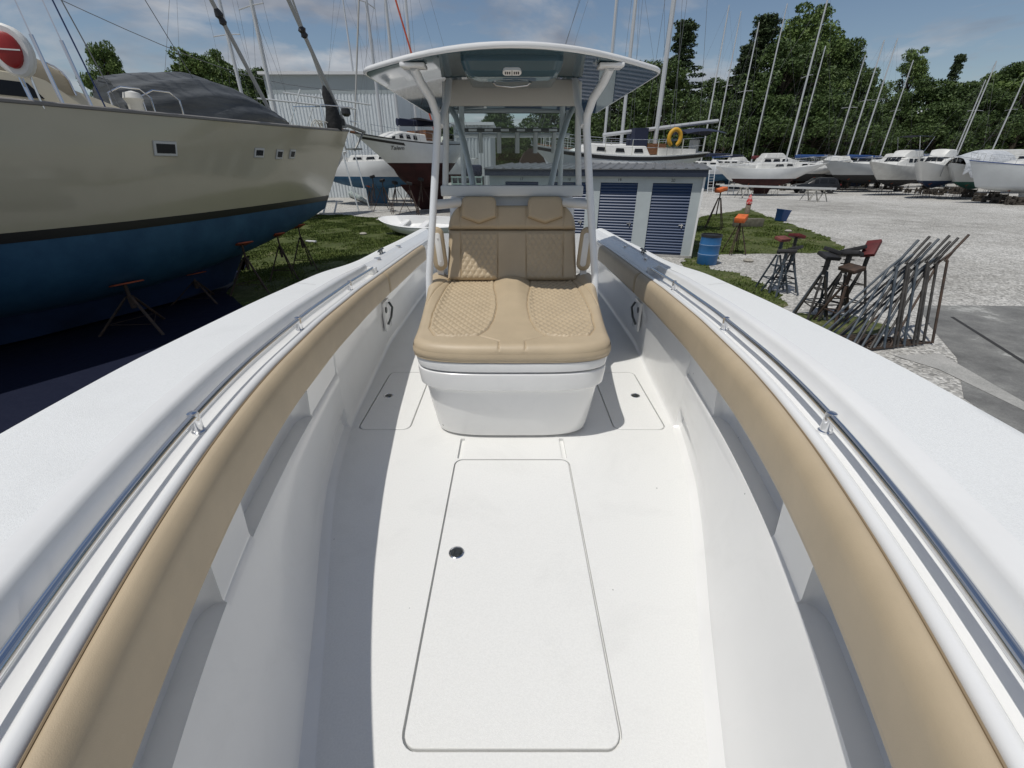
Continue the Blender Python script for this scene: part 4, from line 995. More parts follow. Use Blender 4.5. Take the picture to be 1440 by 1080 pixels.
def hull_frame(h, u, z, sd, out=.02):
    p = h.pt(u,z,sd,out); a = h.pt(u+.02,z,sd,out); b = h.pt(u,z+.1,sd,out)
    X = (p-a).normalized()*(-1 if sd < 0 else 1); X = (a-p).normalized() if sd < 0 else (p-a).normalized()
    Yv = (b-p).normalized(); Z = X.cross(Yv).normalized(); Yv = Z.cross(X)
    m = Matrix((X,Yv,Z)).transposed().to_4x4(); m.translation = p; return m
text_mesh('Talem', .34, hull_frame(th_, .80, 3.78, sdv, .035), 'boat_name', stripe_k, tt_, shear=.25)
q = MB(); q.grid([[th_.pt(u,th_.sheer(u)-.12,sdv,.012),th_.pt(u,th_.sheer(u)-.26,sdv,.012)] for u in np.linspace(.72,.985,10)]); q.build('cove_stripe', stripe_k, tt_)
q = MB()
Mw = Matrix.Translation((th_.X(.40,4.1),0,0))
q.box(-.55,.55,-.9,.9,4.15,4.85,Mw); q.build('wheelhouse', teak, tt_)
q = MB(); q.grid([[Vector((th_.X(.46,4)-x, y, 5.35+.2*(1-(y/1.2)**2)-.05*x)) for y in np.linspace(-1.2,1.2,7)] for x in (0,.8,1.6,2.4)]); q.build('bimini_top', navy, tt_, 60)
q = MB(); q.tube([(TL/2-.3,0,th_.sheer(1)),(TL/2+1.3,0,th_.sheer(1)+.18)],.07,8); q.build('bowsprit', teak, tt_)
q = MB()
# blue-bottomed boat behind it
sail('white sailboat with navy blue bottom half hidden behind the cream yacht bow', G(505,272)+Vector((0,4,0)), rad(200), 11, 3.5, 3.5, 2.5, 1.3, white_hull, navybot, mh=15, mu=.5, stlabel='boat stand under the navy bottomed sailboat behind the cream yacht', mast_r=.10)
# boats beyond the cream yacht's bow: decks and rigs show above its rail
sail('white sailboat beyond the cream yacht bow with dark spray hood', (-13.5,27,0), rad(60), 11, 3.4, 3.25, 2.2, 1.3, white_hull, bluebot, mh=16, mu=.58, stlabel='boat stand under the white sailboat beyond the cream yacht', boom=4, cover=navy, mast_r=.10, furl=mat('furled_sail_grey',(.35,.35,.34),.7), spread=(.42,.72))
fa = thing('mooring_arch', 'tubular gantry with a dark lamp above the white sailboat beyond the cream yacht bow', 'gantry', RY(455,182,24))
c_ = RY(455,182,24); q = MB()
for dy_ in (-.9,.9):
    q = MB(); q.tube([c_+Vector((-1.6,dy_,-3.6)),c_+Vector((-1.2,dy_,.1)),c_+Vector((-.4,dy_,1.5))],.035,6); q.tube([c_+Vector((1.4,dy_,-3.6)),c_+Vector((.9,dy_,.1)),c_+Vector((.5,dy_,1.5))],.035,6); q.build('leg', alu, fa)
q = MB(); q.tube([c_+Vector((-2.4,-.9,1.15)),c_+Vector((2.0,-.9,.75))],.035,6); q.tube([c_+Vector((-2.0,.9,1.6)),c_+Vector((2.2,.9,1.1))],.035,6); q.build('top_rail', mastm, fa)
q = MB(); q.tube([c_+Vector((-1.6,-.9,0)),c_+Vector((1.6,-.9,-.1))],.025,6); q.build('mid_rail', mastm, fa)
q = MB(); q.lathe([(.10,-.2),(.22,-.1),(.2,.1),(.0001,.2)], c_+Vector((1.5,-.9,.65)), 10); q.build('lamp', black, fa)
sail('farther white sailboat left of the warehouse with bare mast', (-19,36,0), rad(75), 12, 3.6, 3.4, 2.3, 1.3, white_hull, navybot, mh=18, mu=.5, stlabel='boat stand under the farther white sailboat left of the warehouse', mast_r=.11, spread=(.4,.7), st_us=(.5,))
sail('white sailboat with orange forestay in front of the warehouse', (-10.2,37,0), rad(-20), 11, 3.4, 3.1, 2.1, 1.2, white_hull, bluebot, mh=17, mu=.55, stlabel='boat stand in front of the warehouse', furl=mat('orange_furled_sail',(.42,.07,.03),.7), mast_r=.11, st_us=(.5,))
sail('white sailboat with two spreader mast behind the red bottomed boat', (-8.4,41,0), rad(175), 11, 3.4, 3.2, 2.2, 1.3, white_hull, redbot, mh=17, mu=.45, st_us=(.5,), stlabel='boat stand behind the red bottomed boat', mast_r=.11, spread=(.4,.7), boom=4, cover=navy)
# sailboat behind the storage units --------------------------------------------------
ks, kh = sail('white sailboat with black stripe and yellow horseshoe buoy behind the storage units', (4.65,21.6,0), math.pi+rad(6), 7.8, 3.0, 3.24, 2.35, 1.4, white_hull, navybot, mh=15.5, mu=.28, cab=(.34,.78,.62,.36), wins=((.10,.22),(.34,.46),(.58,.70)), stripe=None, toe=None, st_us=(.3,.6), stlabel='boat stand behind the storage units', tr=.62, rs=1.5, mast_r=.10, lines=True)
q = MB(); us9 = np.linspace(0,1,24)
for sd in (1,-1): q.grid([[kh.pt(u,kh.sheer(u)-.05,sd,.014),kh.pt(u,kh.sheer(u)-.19,sd,.014)] for u in us9])
q.build('hull_stripe', stripe_k, ks)
q = MB(); xk = kh.X(.28,3.3); q.tube([(xk+2.4,0,4.05),(xk-2.75,0,4.62)],.075,8); q.build('boom', mastm, ks)
q = MB(); q.box(-.3,.3,-.5,.5,0,1.0,Matrix.Translation((xk+.85,0,3.3))); q.build('companionway_cover', navy, ks)
q = MB(); q.grid([[Vector((xk-1.9+x, y, 4.18+.16*(1-(y/.9)**2)-.12*abs(x)**2)) for y in np.linspace(-.9,.9,7)] for x in (-.9,-.45,0,.45,.9)]); q.build('bimini_top', navy, ks, 60)
q = MB(); q.box(-.42,.42,-.4,.4,0,.42,Matrix.Translation((xk+.1,.1,3.3))); q.build('hatch_box', teak, ks)
q = MB(); q.box(-.16,.16,-.5,-.1,0,.62,Matrix.Translation((-3.7,0,3.3)),b=.05); q.build('stern_locker', offwhite, ks)
yb = RY(947,207,20.4); q = MB()
def shoe(p, n=15): return [Vector((p.x+.24*math.sin(rad(-155+310*k/n)), p.y, p.z+.34+.30*math.cos(rad(-155+310*k/n)))) for k in range(n+1)]
q.tube(shoe(yb),[.06]+[.085]*14+[.06],10); tag(q.build('horseshoe_buoy', mat('yellow_vinyl',(.55,.30,.02),.55,var=.1), None, 60, off=yb), 'yellow horseshoe buoy hanging on the rail of the sailboat behind the storage units', 'lifebuoy')
# second boat with its mast just beyond it
sail('white hulled sailboat with wooden rail seen through the windscreen', (5.4,29.5,0), rad(184), 8.0, 2.9, 3.55, 2.4, 1.3, offwhite, redbot, mh=17, mu=.35, toe=teak, st_us=(.4,), stlabel='boat stand under the wooden railed sailboat', mast_r=.10, boom=None)
sail('white sailboat with twin spreaders directly beyond the black striped one', (6.4,34,0), rad(172), 9, 3.0, 3.2, 2.2, 1.3, white_hull, bluebot, mh=14, mu=.5, st_us=(.5,), stlabel='boat stand directly beyond the storage units', mast_r=.09, spread=(.4,.7))

# white sailboat with red bottom, ladders, car, sawhorse beam ------------------------
sail('white sailboat with two cabin windows and dark red bottom across the gravel', (27.0,49.5,0), 0, 11.4, 3.1, 2.55, 1.62, .75, white_hull, redbot, mh=14.2, mu=.60, cab=(.30,.72,.62,.5), wins=((.42,.60),(.66,.80)), boom=None, st_us=(.2,.45,.7), stlabel='boat stand under the white sailboat across the gravel', rb=1.9, rs=1.2, tr=.35, bow=.55, sides=(-1,1))
def ladder(p, h, lean, label, w=.42, rz=0, m=alu):
    t = thing('ladder', label, 'ladder', p, 'ladders leaning on the boats'); n = int(h/.3)
    M = Matrix.Translation(p) @ Matrix.Rotation(rz,4,'Z') @ Matrix.Rotation(-lean,4,'X')
    for sd in (1,-1):
        MB().bar(M@Vector((sd*w/2,0,0)),M@Vector((sd*w/2,0,h)),.05,.07).build('side_rail', m, t)
    for k in range(1,n): MB().bar(M@Vector((-w/2,0,k*.3)),M@Vector((w/2,0,k*.3)),.035,.035).build('rung', m, t)
    return t
ladder(G(998,272), 3.0, rad(12), 'left of two ladders beside the white sailboat across the gravel', .6)
ladder(G(1027,274), 3.0, rad(12), 'right of two ladders beside the white sailboat across the gravel', .6)
def sawhorse(p, label, w=1.6):
    t = thing('sawhorse', label, 'sawhorse', p, 'sawhorses under the long beam')
    wd = mat('grey_timber',(.34,.33,.30),.8,var=.2,vscale=4)
    MB().bar(p+Vector((0,-w/2,.95)),p+Vector((0,w/2,.95)),.10,.10).build('top_beam', wd, t)
    for sx in (-1,1):
        for sy in (-1,1): MB().bar(p+Vector((sx*.42,sy*w*.42,0)),p+Vector((0,sy*w*.36,.93)),.09,.05).build('leg', wd, t)
    return t
sb0 = G(1043,279); sb1 = G(1137,283)
sawhorse(sb0,'left sawhorse holding the long pale beam'); sawhorse(sb1,'right sawhorse holding the long pale beam'); sawhorse(sb1+Vector((.9,.2,0)),'sawhorse beside the right end of the long pale beam near the black car')
a = sb0.lerp(sb1,-.40); b = sb0.lerp(sb1,1.32); q = MB(); q.bar(a+Vector((0,0,1.09)), b+Vector((0,0,1.06)), .22, .16)
tag(q.build('long_beam', mat('pale_metal_beam',(.48,.49,.49),.5,var=.1), None, 30, off=(a+b)/2), 'long pale metal beam lying across sawhorses', 'beam')
# dark suv -------------------------------------------------------------------------
def car(p, rz, label):
    t = thing('parked_car', label, 'car')
    paint = mat('black_car_paint',(.010,.011,.013),.3,coat=.2); st = []
    prof = [(-2.35,.55,.62,.80),(-2.30,.40,.95,.86),(-2.0,.32,1.02,.90),(-1.2,.30,1.04,.92),(0,.30,1.03,.92),(1.0,.30,1.0,.91),(1.7,.32,.95,.88),(2.1,.38,.82,.80),(2.25,.5,.65,.66)]
    q = MB(); q.grid([[Vector((x,w*a,zl+(zt-zl)*b)) for a,b in ((-.85,0),(-1,.15),(-1.0,.6),(-.93,1),(0,1.02),(.93,1),(1.0,.6),(1,.15),(.85,0))] for x,zl,zt,w in prof], close_u=True, cap=True); q.build('body', paint, t, 40)
    q = MB(); q.grid([[Vector((x,w*a,1.0+(zt-1.0)*b)) for a,b in ((-1,0),(-.88,.6),(-.76,1),(0,1.06),(.76,1),(.88,.6),(1,0))] for x,zt,w in ((-2.15,1.02,.80),(-1.95,1.45,.84),(-1.6,1.60,.86),(-.4,1.63,.87),(.2,1.56,.86),(.95,1.02,.84))], cap=True); q.build('cabin', paint, t, 40)
    for sd in (1,-1):
        for x0,x1 in ((-1.7,-1.0),(-.9,-.15),(-.05,.4)):
            q = MB(); w = .875*sd; q.add([Vector((x0,w,1.08)),Vector((x1,w,1.08)),Vector((x1-.05,w*.87,1.45)),Vector((x0+.05,w*.87,1.45))]+[Vector((x0,w*.96,1.08)),Vector((x1,w*.96,1.08)),Vector((x1-.05,w*.83,1.45)),Vector((x0+.05,w*.83,1.45))],[(0,1,2,3),(7,6,5,4),(0,4,5,1),(1,5,6,2),(2,6,7,3),(3,7,4,0)]); q.build('side_window', winm, t, 0)
        for x in (-1.45,1.4):
            q = MB(); q.lathe([(.2,-.11),(.34,-.11),(.36,-.05),(.36,.08),(.33,.11),(.2,.11)], (x,sd*.85,.36), 20, axis='Y'); wl = q.build('wheel', black, t)
            q = MB(); q.lathe([(.0001,-.115),(.2,-.10),(.2,.10),(.0001,.115)], (x,sd*.85,.36), 14, axis='Y'); q.build('rim', mat('alloy',(.4,.4,.4),.3,metal=.8), wl)
        q = MB(); q.box(2.05,2.2,sd*.62-.13,sd*.62+.13,.68,.80,b=.02); q.build('headlight', mat('lamp_lens_white',(.8,.8,.8),.2), t)
        q = MB(); q.box(-2.36,-2.27,sd*.7-.1,sd*.7+.1,.8,.98,b=.02); q.build('tail_light', mat('red_lens',(.25,.01,.01),.2), t)
    place(t, p, rz); return t
g = G(1147,272); car((g.x,g.y+.6,0), rad(168), 'black parked car beside the bow of the white sailboat')

# right hand row of boats -----------------------------------------------------------
def at(px, Y, dyy=0): x,_,d = ray(px, 232); return Vector((x*Y, Y+dyy, 0))
motor('small white cuddy boat with dark window band behind the parked car', at(1150,60), rad(-10), 7.5, 2.6, 2.5, 1.9, 1.0, offwhite, blackbot, cab=(.15,.72,.8,.55), st_us=(.3,.7), stlabel='boat stand under the small white cuddy boat')
sail('sailboat with blue sail cover and left one of two close masts beyond the gravel', at(1190,62), rad(185), 10, 3.1, 2.7, 1.8, 1.0, offwhite, blackbot, mh=13, mu=.52, boom=3.5, cover=bluecv, st_us=(.5,), stlabel='boat stand beyond the gravel near twin masts')
sail('sailboat with the right one of two close masts beyond the long striped cruiser', at(1206,66), rad(185), 10, 3.1, 2.7, 1.8, 1.0, offwhite, navybot, mh=14, mu=.52, boom=3.5, cover=bluecv, st_us=None)
motor('long grey white cruiser with black stripe left of the cream flybridge boat', at(1212,56), rad(190), 11, 3.5, 2.95, 1.75, .9, grey_hull, blackbot, cab=(.10,.60,.75,.45), stripe=stripe_k, wins=((.1,.25),(.3,.45)), st_us=(.2,.5,.8), stlabel='boat stand under the long white cruiser', fs=.45)
motor('cream white flybridge boat with clear upper enclosure in the boat row', at(1258,50), rad(200), 7.6, 3.0, 2.75, 1.5, .8, offwhite, blackbot, cab=(.12,.66,.78,.8), fly=(.16,.5,.62,.6), bimini=(.12,.42,2.7), st_us=(.25,.7), stlabel='boat stand under the cream flybridge boat')
motor('white cabin boat with navy blue bottom, pointing at the gravel', at(1303,46.5,-1), rad(209), 6.9, 2.8, 2.75, 1.55, .85, white_hull, navybot, cab=(.12,.70,.78,.72), fly=(.30,.58,.62,.62), st_us=(.2,.5,.8), stlabel='boat stand under the navy bottomed cabin boat')
motor('long white motor yacht with open deck behind the tarpaulin covered boat', at(1372,54), rad(178), 14, 3.9, 3.1, 2.0, 1.0, offwhite, blackbot, cab=(.15,.70,.78,.7), fly=(.2,.55,.6,.5), st_us=(.3,.6), stlabel='boat stand under the long white motor yacht')
bt, bh = motor('white boat under a torn pale tarpaulin with green bottom', at(1372,44.5), rad(205), 8.8, 3.1, 2.6, 1.5, .8, grey_hull, greenbot, cab=(.15,.7,.78,.7), st_us=(.2,.55,.8), stlabel='boat stand under the tarpaulin covered boat')
q = MB(); rows = []; rr_ = random.Random(9)
for i in range(17):
    x = -3.4+7.0*i/16; w = 1.55*(1-.5*max(0,(i-9)/7)**1.5); dz_ = (.75 if i % 5 else .45)
    rows.append([Vector((x+.1*rr_.random(), w*math.cos(a)*(1+.08*rr_.random()), 2.35+1.75*math.sin(a)**.8*(1-.35*max(0,(i-8)/8))-(.5*rr_.random() if j in (0,12) else 0))) for j,a in enumerate([math.pi*k/12 for k in range(13)])])
q.grid(rows); q.build('tarpaulin', palet, bt, 50)
sail('light grey sailboat with blue stripe and blue sail cover at the right edge', at(1436,38.5)+Vector((1.6,0,0)), rad(172), 10.5, 3.4, 2.75, 1.35, .8, grey_hull, grey_hull, stripe=None, toe=mat('blue_rail',(.03,.06,.18),.5), mh=14.5, mu=.48, boom=4.2, cover=bluecv, rb=.9, tr=.8, st_us=(.2,.45,.75), stlabel='boat stand under the light grey sailboat', cab=(.3,.75,.65,.45))
# fillers farther back, each its own boat
rf = random.Random(21)
far_proto = []
far_marks = ['behind the two ladders','behind the stern of the white red bottomed sailboat','with a mast just left of the white sailboat cabin','behind the cabin of the white red bottomed sailboat','with a mast above the parked black car','between the parked car and the long dark striped cruiser','with a mast above the long dark striped cruiser','behind the cream flybridge boat','behind the navy bottomed cabin boat','with a mast right of the navy bottomed cabin boat','behind the pale torn tarpaulin','with a mast above the pale torn tarpaulin','behind the light grey sailboat at the right edge']
for i9,(px9,Y9,mh9,lb9) in enumerate(((985,58,15,'sailboat with a tall mast just right of the yellow horseshoe buoy'),(1001,68,17,'sailboat mast rising directly above the storage units corner'),(1026,64,15,'sailboat with a tall thin mast right of the storage units'),(1170,70,13,'sailboat with a thin mast right of the parked car'),(1340,68,12,'sailboat with a short mast above the motor yacht'))):
    sail(lb9, at(px9,Y9), rad(180+20*i9), 10, 3.1, 2.8, 1.9, 1.0, (white_hull,offwhite)[i9%2], (bluebot,redbot)[i9%2], mh=mh9, mu=.5, boom=3.6, cover=(navy,bluecv)[i9%2], st_us=None, group='boats in the far row', lines=False)
k_ = 0
hues = ['white','cream','pale grey','off white','chalk white']
marks = ['near the tall pine','left of the black masted boat','under the tallest tree','with a red sail cover','with a blue sail cover','with a bare pole mast','beside a small cuddy','between two cruisers','with a dark spray hood','at the foot of the woods','partly behind the navy bottomed cabin boat','partly behind the tarpaulin','far right below the trees','with a short mast','with a green bottom','with a black bottom']
pxs = [1012,1040,1062,1090,1122,1168,1228,1262,1290,1330,1352,1392,1424]
covs = [bluecv,navy,mat('maroon_canvas',(.10,.012,.015),.8),navy,bluecv]
for i, px in enumerate(pxs):
    Y = 60+rf.uniform(0,12); p = at(px, Y); c_ = covs[i % 5]; mh_ = (0,0,17,0,13,0,12.5,0,0,10,0,12,0)[i]
    lab = ('motor boat in the far row','sailboat in the far row')[1 if mh_ else 0]+' '+far_marks[i]
    rzz = rad(rf.choice((0,180))+rf.uniform(-25,25))
    if mh_: sail(lab, p, rzz, rf.uniform(9,11.5), 3.2, rf.uniform(2.5,3.0), 1.8, 1.0, (white_hull,offwhite,cream_hull)[i%3], (bluebot,redbot,blackbot)[i%3], mh=mh_, mu=.55, boom=3.8, cover=c_, st_us=None, group='boats in the far row', lines=False)
    else: motor(lab, p, rzz, rf.uniform(8,10), 3.2, rf.uniform(2.5,3.0), 1.8, 1.0, (white_hull,offwhite,grey_hull)[i%3], (bluebot,redbot,blackbot)[i%3], st_us=None, group='boats in the far row', fly=(.3,.6,.6,.5) if i%2 else None)
# ================================================================== STORAGE UNITS
su = thing('storage_units', 'row of self storage units with pale walls, navy roll up doors and metal roof', 'storage building', (6.2,15.2,0))
Sdir = Vector((-math.cos(rad(17)), math.sin(rad(17)), 0)); Sn = Vector((math.sin(rad(17)), math.cos(rad(17)), 0))
Ms = Matrix((Vector((-Sdir.x,-Sdir.y,0)), Sn, Vector((0,0,1)))).transposed().to_4x4(); Ms.translation = Vector((6.2,15.2,0))
SLen = 7.35; SDp = 3.0; HW = 2.57                # local x from -SLen (left) to 0, y to the back
wallm = mat('pale_painted_panel', (.43,.475,.485), .6, var=.05, vscale=2)
trimn = mat('navy_trim', (.018,.027,.05), .5)
doorm = mat('navy_roll_door', (.022,.05,.12), .4)
S_ = 1.72; DW = 1.24; x_first = -.34
q = MB()
doors = [(x_first-i*S_-DW, x_first-i*S_) for i in range(4)]
edges = [-SLen]+[e for d in sorted(doors) for e in d]+[0]
for i in range(0, len(edges), 2):
    q.box(edges[i], edges[i+1], 0, .10, .08, HW, Ms)
q.build('wall_pillars', wallm, su, 30)
q = MB(); q.box(-SLen, 0, -.012, .09, 2.36, HW+.02, Ms); q.build('header_wall', wallm, su, 30)
q = MB(); q.box(-.09,0.012,.10,SDp,.08,HW,Ms); q.build('end_wall', wallm, su, 30)
q = MB(); q.box(-SLen-.012,-SLen+.08,.10,SDp,.08,HW,Ms); q.build('end_wall', wallm, su, 30)
q = MB(); q.box(-SLen,0,SDp-.05,SDp,.08,HW+.1,Ms); q.build('rear_wall', wallm, su, 30)
q = MB(); q.box(-SLen-.02,.02,-.04,SDp,0.0,.08,Ms); q.build('base_slab', limem, su, 30)
q = MB(); q.box(-SLen-.12,.05,-.17,-.13,HW-.02,HW+.20,Ms); q.build('fascia', trimn, su, 30)
q = MB(); q.box(-.045,.018,-.05,-.012,.08,HW-.02,Ms); q.build('corner_trim', gel, su, 30)
# ribbed roof, one sheet
xs = []; x = -SLen-.14
while x < .0:
    for dx_, z in ((0,0),(.05,.035),(.09,.035),(.14,0)): xs.append((x+dx_, z))
    x += .34
q = MB(); q.grid([[Ms@Vector((a,y,z+HW+.21+(y+.2)*.05)) for a,z in xs] for y in (-.2,SDp+.15)]); q.grid([[Ms@Vector((a,-.2,z+HW+.21)) for a,z in xs],[Ms@Vector((a,-.2,HW+.185)) for a,z in xs]])
q.build('ribbed_roof', mat('galvanised_roof',(.16,.165,.17),.5,metal=.3,var=.2,vscale=3), su, 20)
nums = ['20','19','18','17']
for i,(a,b) in enumerate(doors):
    q = MB(); rows = []; n = 24; z = .12
    for k in range(n):
        dz_ = (2.36-.12)/n
        for f, o in ((0,.004),(.22,-.022),(.5,-.034),(.78,-.022),(.999,.004)): rows.append([Ms@Vector((a,.055+o,z+dz_*(k+f))),Ms@Vector((b,.055+o,z+dz_*(k+f)))])
    q.grid(rows); d = q.build('roll_up_door', doorm, su, 30)
    q = MB(); q.box(b-.22,b-.08,.005,.03,1.05,1.09,Ms); q.box(b-.14,b-.11,-.005,.035,.98,1.12,Ms); q.build('latch', chrome, d)
    q = MB(); q.box(a-.0,b+.0,.02,.05,.08,.13,Ms); q.build('door_bottom_bar', trimn, d)
    T = Ms @ Matrix.Translation(((a+b)/2,-.014,2.44)) @ Matrix.Rotation(rad(90),4,'X')
    text_mesh(nums[i], .13, T, 'unit_number', stripe_k, su)

# ================================================================== WAREHOUSES
def shed(label, x0, x1, y0, y1, h, m, upper=None, eave=True, door=None, rz=0, gable=0):
    c = Vector(((x0+x1)/2,(y0+y1)/2,0)); t = thing('warehouse', label, 'building', c)
    q = MB(); st = .30; n = int((x1-x0)/st)
    rows = []
    pts = []
    for k in range(n):
        for f, o in ((0,0),(.35,0),(.5,-.06),(.85,-.06)): pts.append((x0+(x1-x0)*(k+f)/n, y0+o))
    pts.append((x1,y0)); hh = h*.86 if upper else h
    q.grid([[Vector((a,b,0)) for a,b in pts],[Vector((a,b,hh)) for a,b in pts]])
    q.add([(x0,y0,0),(x0,y1,0),(x0,y1,hh),(x0,y0,hh)],[(0,1,2,3)]); q.add([(x1,y0,0),(x1,y1,0),(x1,y1,hh),(x1,y0,hh)],[(0,1,2,3)])
    q.build('metal_wall', m, t, 20)
    if upper:
        q = MB(); q.box(x0,x1,y0-.03,y1,hh,h); q.build('upper_panel', upper, t, 0)
    q = MB(); q.box(x0-.3,x1+.3,y0-.35,y1+.3,h,h+.22); q.build('roof', mat('white_roof',(.62,.63,.64),.5), t, 0)
    if door:
        a,b,hd = door; q = MB(); q.box(a,b,y0-.12,y0-.02,0,hd); q.build('doorway', dark, t, 0)
    return t
wmetal = mat('white_corrugated', (.60,.64,.66), .45, var=.04)
shed('large white corrugated metal warehouse behind the masts', -22.0, -10.3, 46, 70, 9.95, wmetal, mat('translucent_panel',(.33,.37,.38),.5))
shed('white walled shed with open bay seen through the windscreen', -5.2, -1.9, 44, 56, 6.0, mat('pale_shed_wall',(.50,.52,.53),.5))
# covered boat bay / tarp
q = MB(); rows = []
for k in range(9):
    y = 44+k*1.2; rows.append([Vector((4.2+2.3*math.cos(a), y, 1.4+2.6*math.sin(a))) for a in [math.pi*j/10 for j in range(11)]])
q.grid(rows, cap=True)
tag(q.build('shrink_wrapped_boat', palet, None, 50, off=(4.2,48,0)), 'boat shape wrapped in pale plastic beside the brown tarpaulin', 'covered boat')
q = MB(); rows = []
for k in range(9):
    y = 34.5+k*.5; rows.append([Vector((1.5+1.25*math.cos(a), y, .3+3.6*math.sin(a)**.7+.15*math.sin(3*k+4*a))) for a in [math.pi*j/12 for j in range(13)]])
q.grid(rows, cap=True)
tag(q.build('tarpaulin_cover', mat('dark_brown_tarp',(.035,.02,.015),.8,bump=.8,bscale=5), None, 50, off=(1.5,36.5,0)), 'dark brown tarpaulin draped over a tall load beyond the storage units', 'tarpaulin')
# green-grey equipment trailer
eq = thing('equipment_trailer', 'trailer carrying pale green framed machinery in front of the white shed', 'trailer', (-2.9,31,0))
gm = mat('pale_green_machine',(.30,.38,.35),.5); q = MB(); q.box(-3.9,-1.9,30.4,32.4,1.0,2.2,b=.05); q.build('machine_body', mat('dark_grey_machine',(.05,.055,.06),.5), eq)
for x in np.linspace(-3.85,-1.95,6): MB().box(x-.04,x+.04,30.33,30.39,1.0,2.25).build('frame_post', gm, eq)
for z in (1.05,1.4,1.8,2.2): MB().box(-3.9,-1.9,30.27,30.33,z-.04,z+.04).build('frame_bar', gm, eq)
MB().box(-3.6,-2.2,30.24,30.27,1.05,1.4).build('panel', gm, eq)
MB().box(-4.1,-1.7,30.3,32.5,.55,.7).build('chassis', black, eq)
for x in (-3.5,-2.3):
    q = MB(); q.lathe([(.12,-.12),(.36,-.12),(.38,0),(.36,.12),(.12,.12)], (x,30.35,.38), 18, axis='Y'); q.build('wheel', black, eq)
q = MB(); q.box(-3.2,-2.0,31,32.2,2.2,2.9,b=.15); q.build('engine_cover', navy, eq)

# ================================================================== YARD GEAR
barm = mat('blue_plastic_drum', (.025,.13,.32), .42, var=.08, vscale=5)
def barrel(p, label, h=.88, r=.29, tilt=(0,0), lidm=None, ribs=True):
    t = thing('drum', label, 'barrel', p); M = Matrix.Rotation(tilt[0],4,'X')@Matrix.Rotation(tilt[1],4,'Y')
    pr = [(.0001,0),(r*.94,0),(r*.98,.03)]
    for k in range(1,3): zc = h*k/3; pr += [(r,zc-.05),(r*1.03,zc-.02),(r*1.03,zc+.02),(r,zc+.05)]
    pr += [(r*.98,h-.05),(r*1.0,h-.03),(r*1.0,h),(r*.93,h),(r*.93,h-.03),(.0001,h-.03)]
    q = MB(); q.lathe(pr, p, 28, M=M); q.build('drum_shell', barm, t, 40)
    q = MB(); q.lathe([(r*1.02,h-.065),(r*1.03,h-.02),(r*1.02,h+.012),(r*.90,h+.012),(r*.9,h-.02)], p, 28, M=M); q.build('lid_ring', lidm or black, t, 40)
    for z in (h*.36,h*.68): q = MB(); q.lathe([(r*1.0,z-.008),(r*1.036,z-.006),(r*1.036,z+.006),(r*1.0,z+.008)], p, 28, M=M); q.build('hoop', mat('pale_ring',(.35,.45,.6),.5), t, 40)
    return t
barrel(G(993,371), 'upright blue drum with black rim beside the storage units', .92, .31)
bn = G(1097,311); t = thing('waste_bin', 'square blue bin tilted on the gravel beyond the grass', 'bin', bn)
Mb2 = Matrix.Translation(bn)@Matrix.Rotation(rad(12),4,'Z')@Matrix.Rotation(rad(7),4,'Y')@Matrix.Scale(.72,4)@Matrix.Diagonal((.85,.85,1.1,1))
q = MB(); q.grid([[Mb2@Vector((x,y,z)) for x,y in rrect(-w,w,-w,w,.06)] for z,w in ((0,.34),(.03,.36),(.72,.44),(.75,.47),(.80,.47),(.80,.42),(.70,.41))], close_u=True, cap=True); q.build('bin_body', mat('blue_bin',(.012,.06,.20),.5), t, 40)
def big_stand(p, h, label, rz=0, n=4, hm=None, spread=.55, sz=1.0):
    t = thing('keel_stand', label, 'boat stand', p)
    hm = hm or mat('orange_pad2',(.60,.13,.03),.7,var=.2,vscale=6)
    for k in range(n):
        a = rz+2*math.pi*k/n
        for o in (-.07,.07):
            q = MB(); q.tube([p+Vector((spread*math.cos(a+o),spread*math.sin(a+o),.02)),p+Vector((.08*math.cos(a+o*3),.08*math.sin(a+o*3),h*.78))],.016,6); q.build('leg', steelm, t)
    q = MB(); q.tube([p+Vector((0,0,h*.35)),p+Vector((0,0,h-.12))],.032,8); q.build('screw_post', steelm, t)
    q = MB(); q.box(-.24*sz,.24*sz,-.18*sz,.18*sz,-.07,.10,Matrix.Translation(p+Vector((0,0,h-.05)))@Matrix.Rotation(rz,4,'Z')@Matrix.Rotation(rad(-14),4,'Y'),b=.02); q.build('pad', hm, t)
    return t
big_stand(G(1003,322), 1.85, 'tall black stand with bright orange head left of the red post', .3, sz=1.0)
big_stand(G(1031,357), 1.25, 'short stand with large orange block beside the blue drum', .9, spread=.42, sz=.95)
p = G(1052,319); q = MB(); q.box(-.75,.65,-.2,.2,.0,.42,Matrix.Translation(p)@Matrix.Rotation(rad(-8),4,'Z'),b=.015)
tag(q.build('timber_block', mat('weathered_timber',(.13,.12,.09),.85,var=.3,vscale=5), None, 30, off=p), 'weathered timber block on the grass behind the orange headed stand', 'timber')
p = G(1050,300); t = thing('hydrant_post', 'stone post topped with a red and white cap at the tip of the grass', 'post', p)
q = MB(); q.lathe([(.16,0),(.16,.5),(.13,.54),(.0001,.55)], p, 12); q.build('post', mat('brown_post',(.20,.16,.12),.8,var=.3,vscale=8), t)
q = MB(); q.lathe([(.14,.53),(.19,.6),(.17,.8),(.12,.9),(.09,1.05),(.03,1.15),(.0001,1.16)], p, 12); q.build('red_cap', mat('red_cloth',(.50,.04,.04),.7,col2=(.6,.45,.42),vscale=5,thr=(.5,.62)), t)
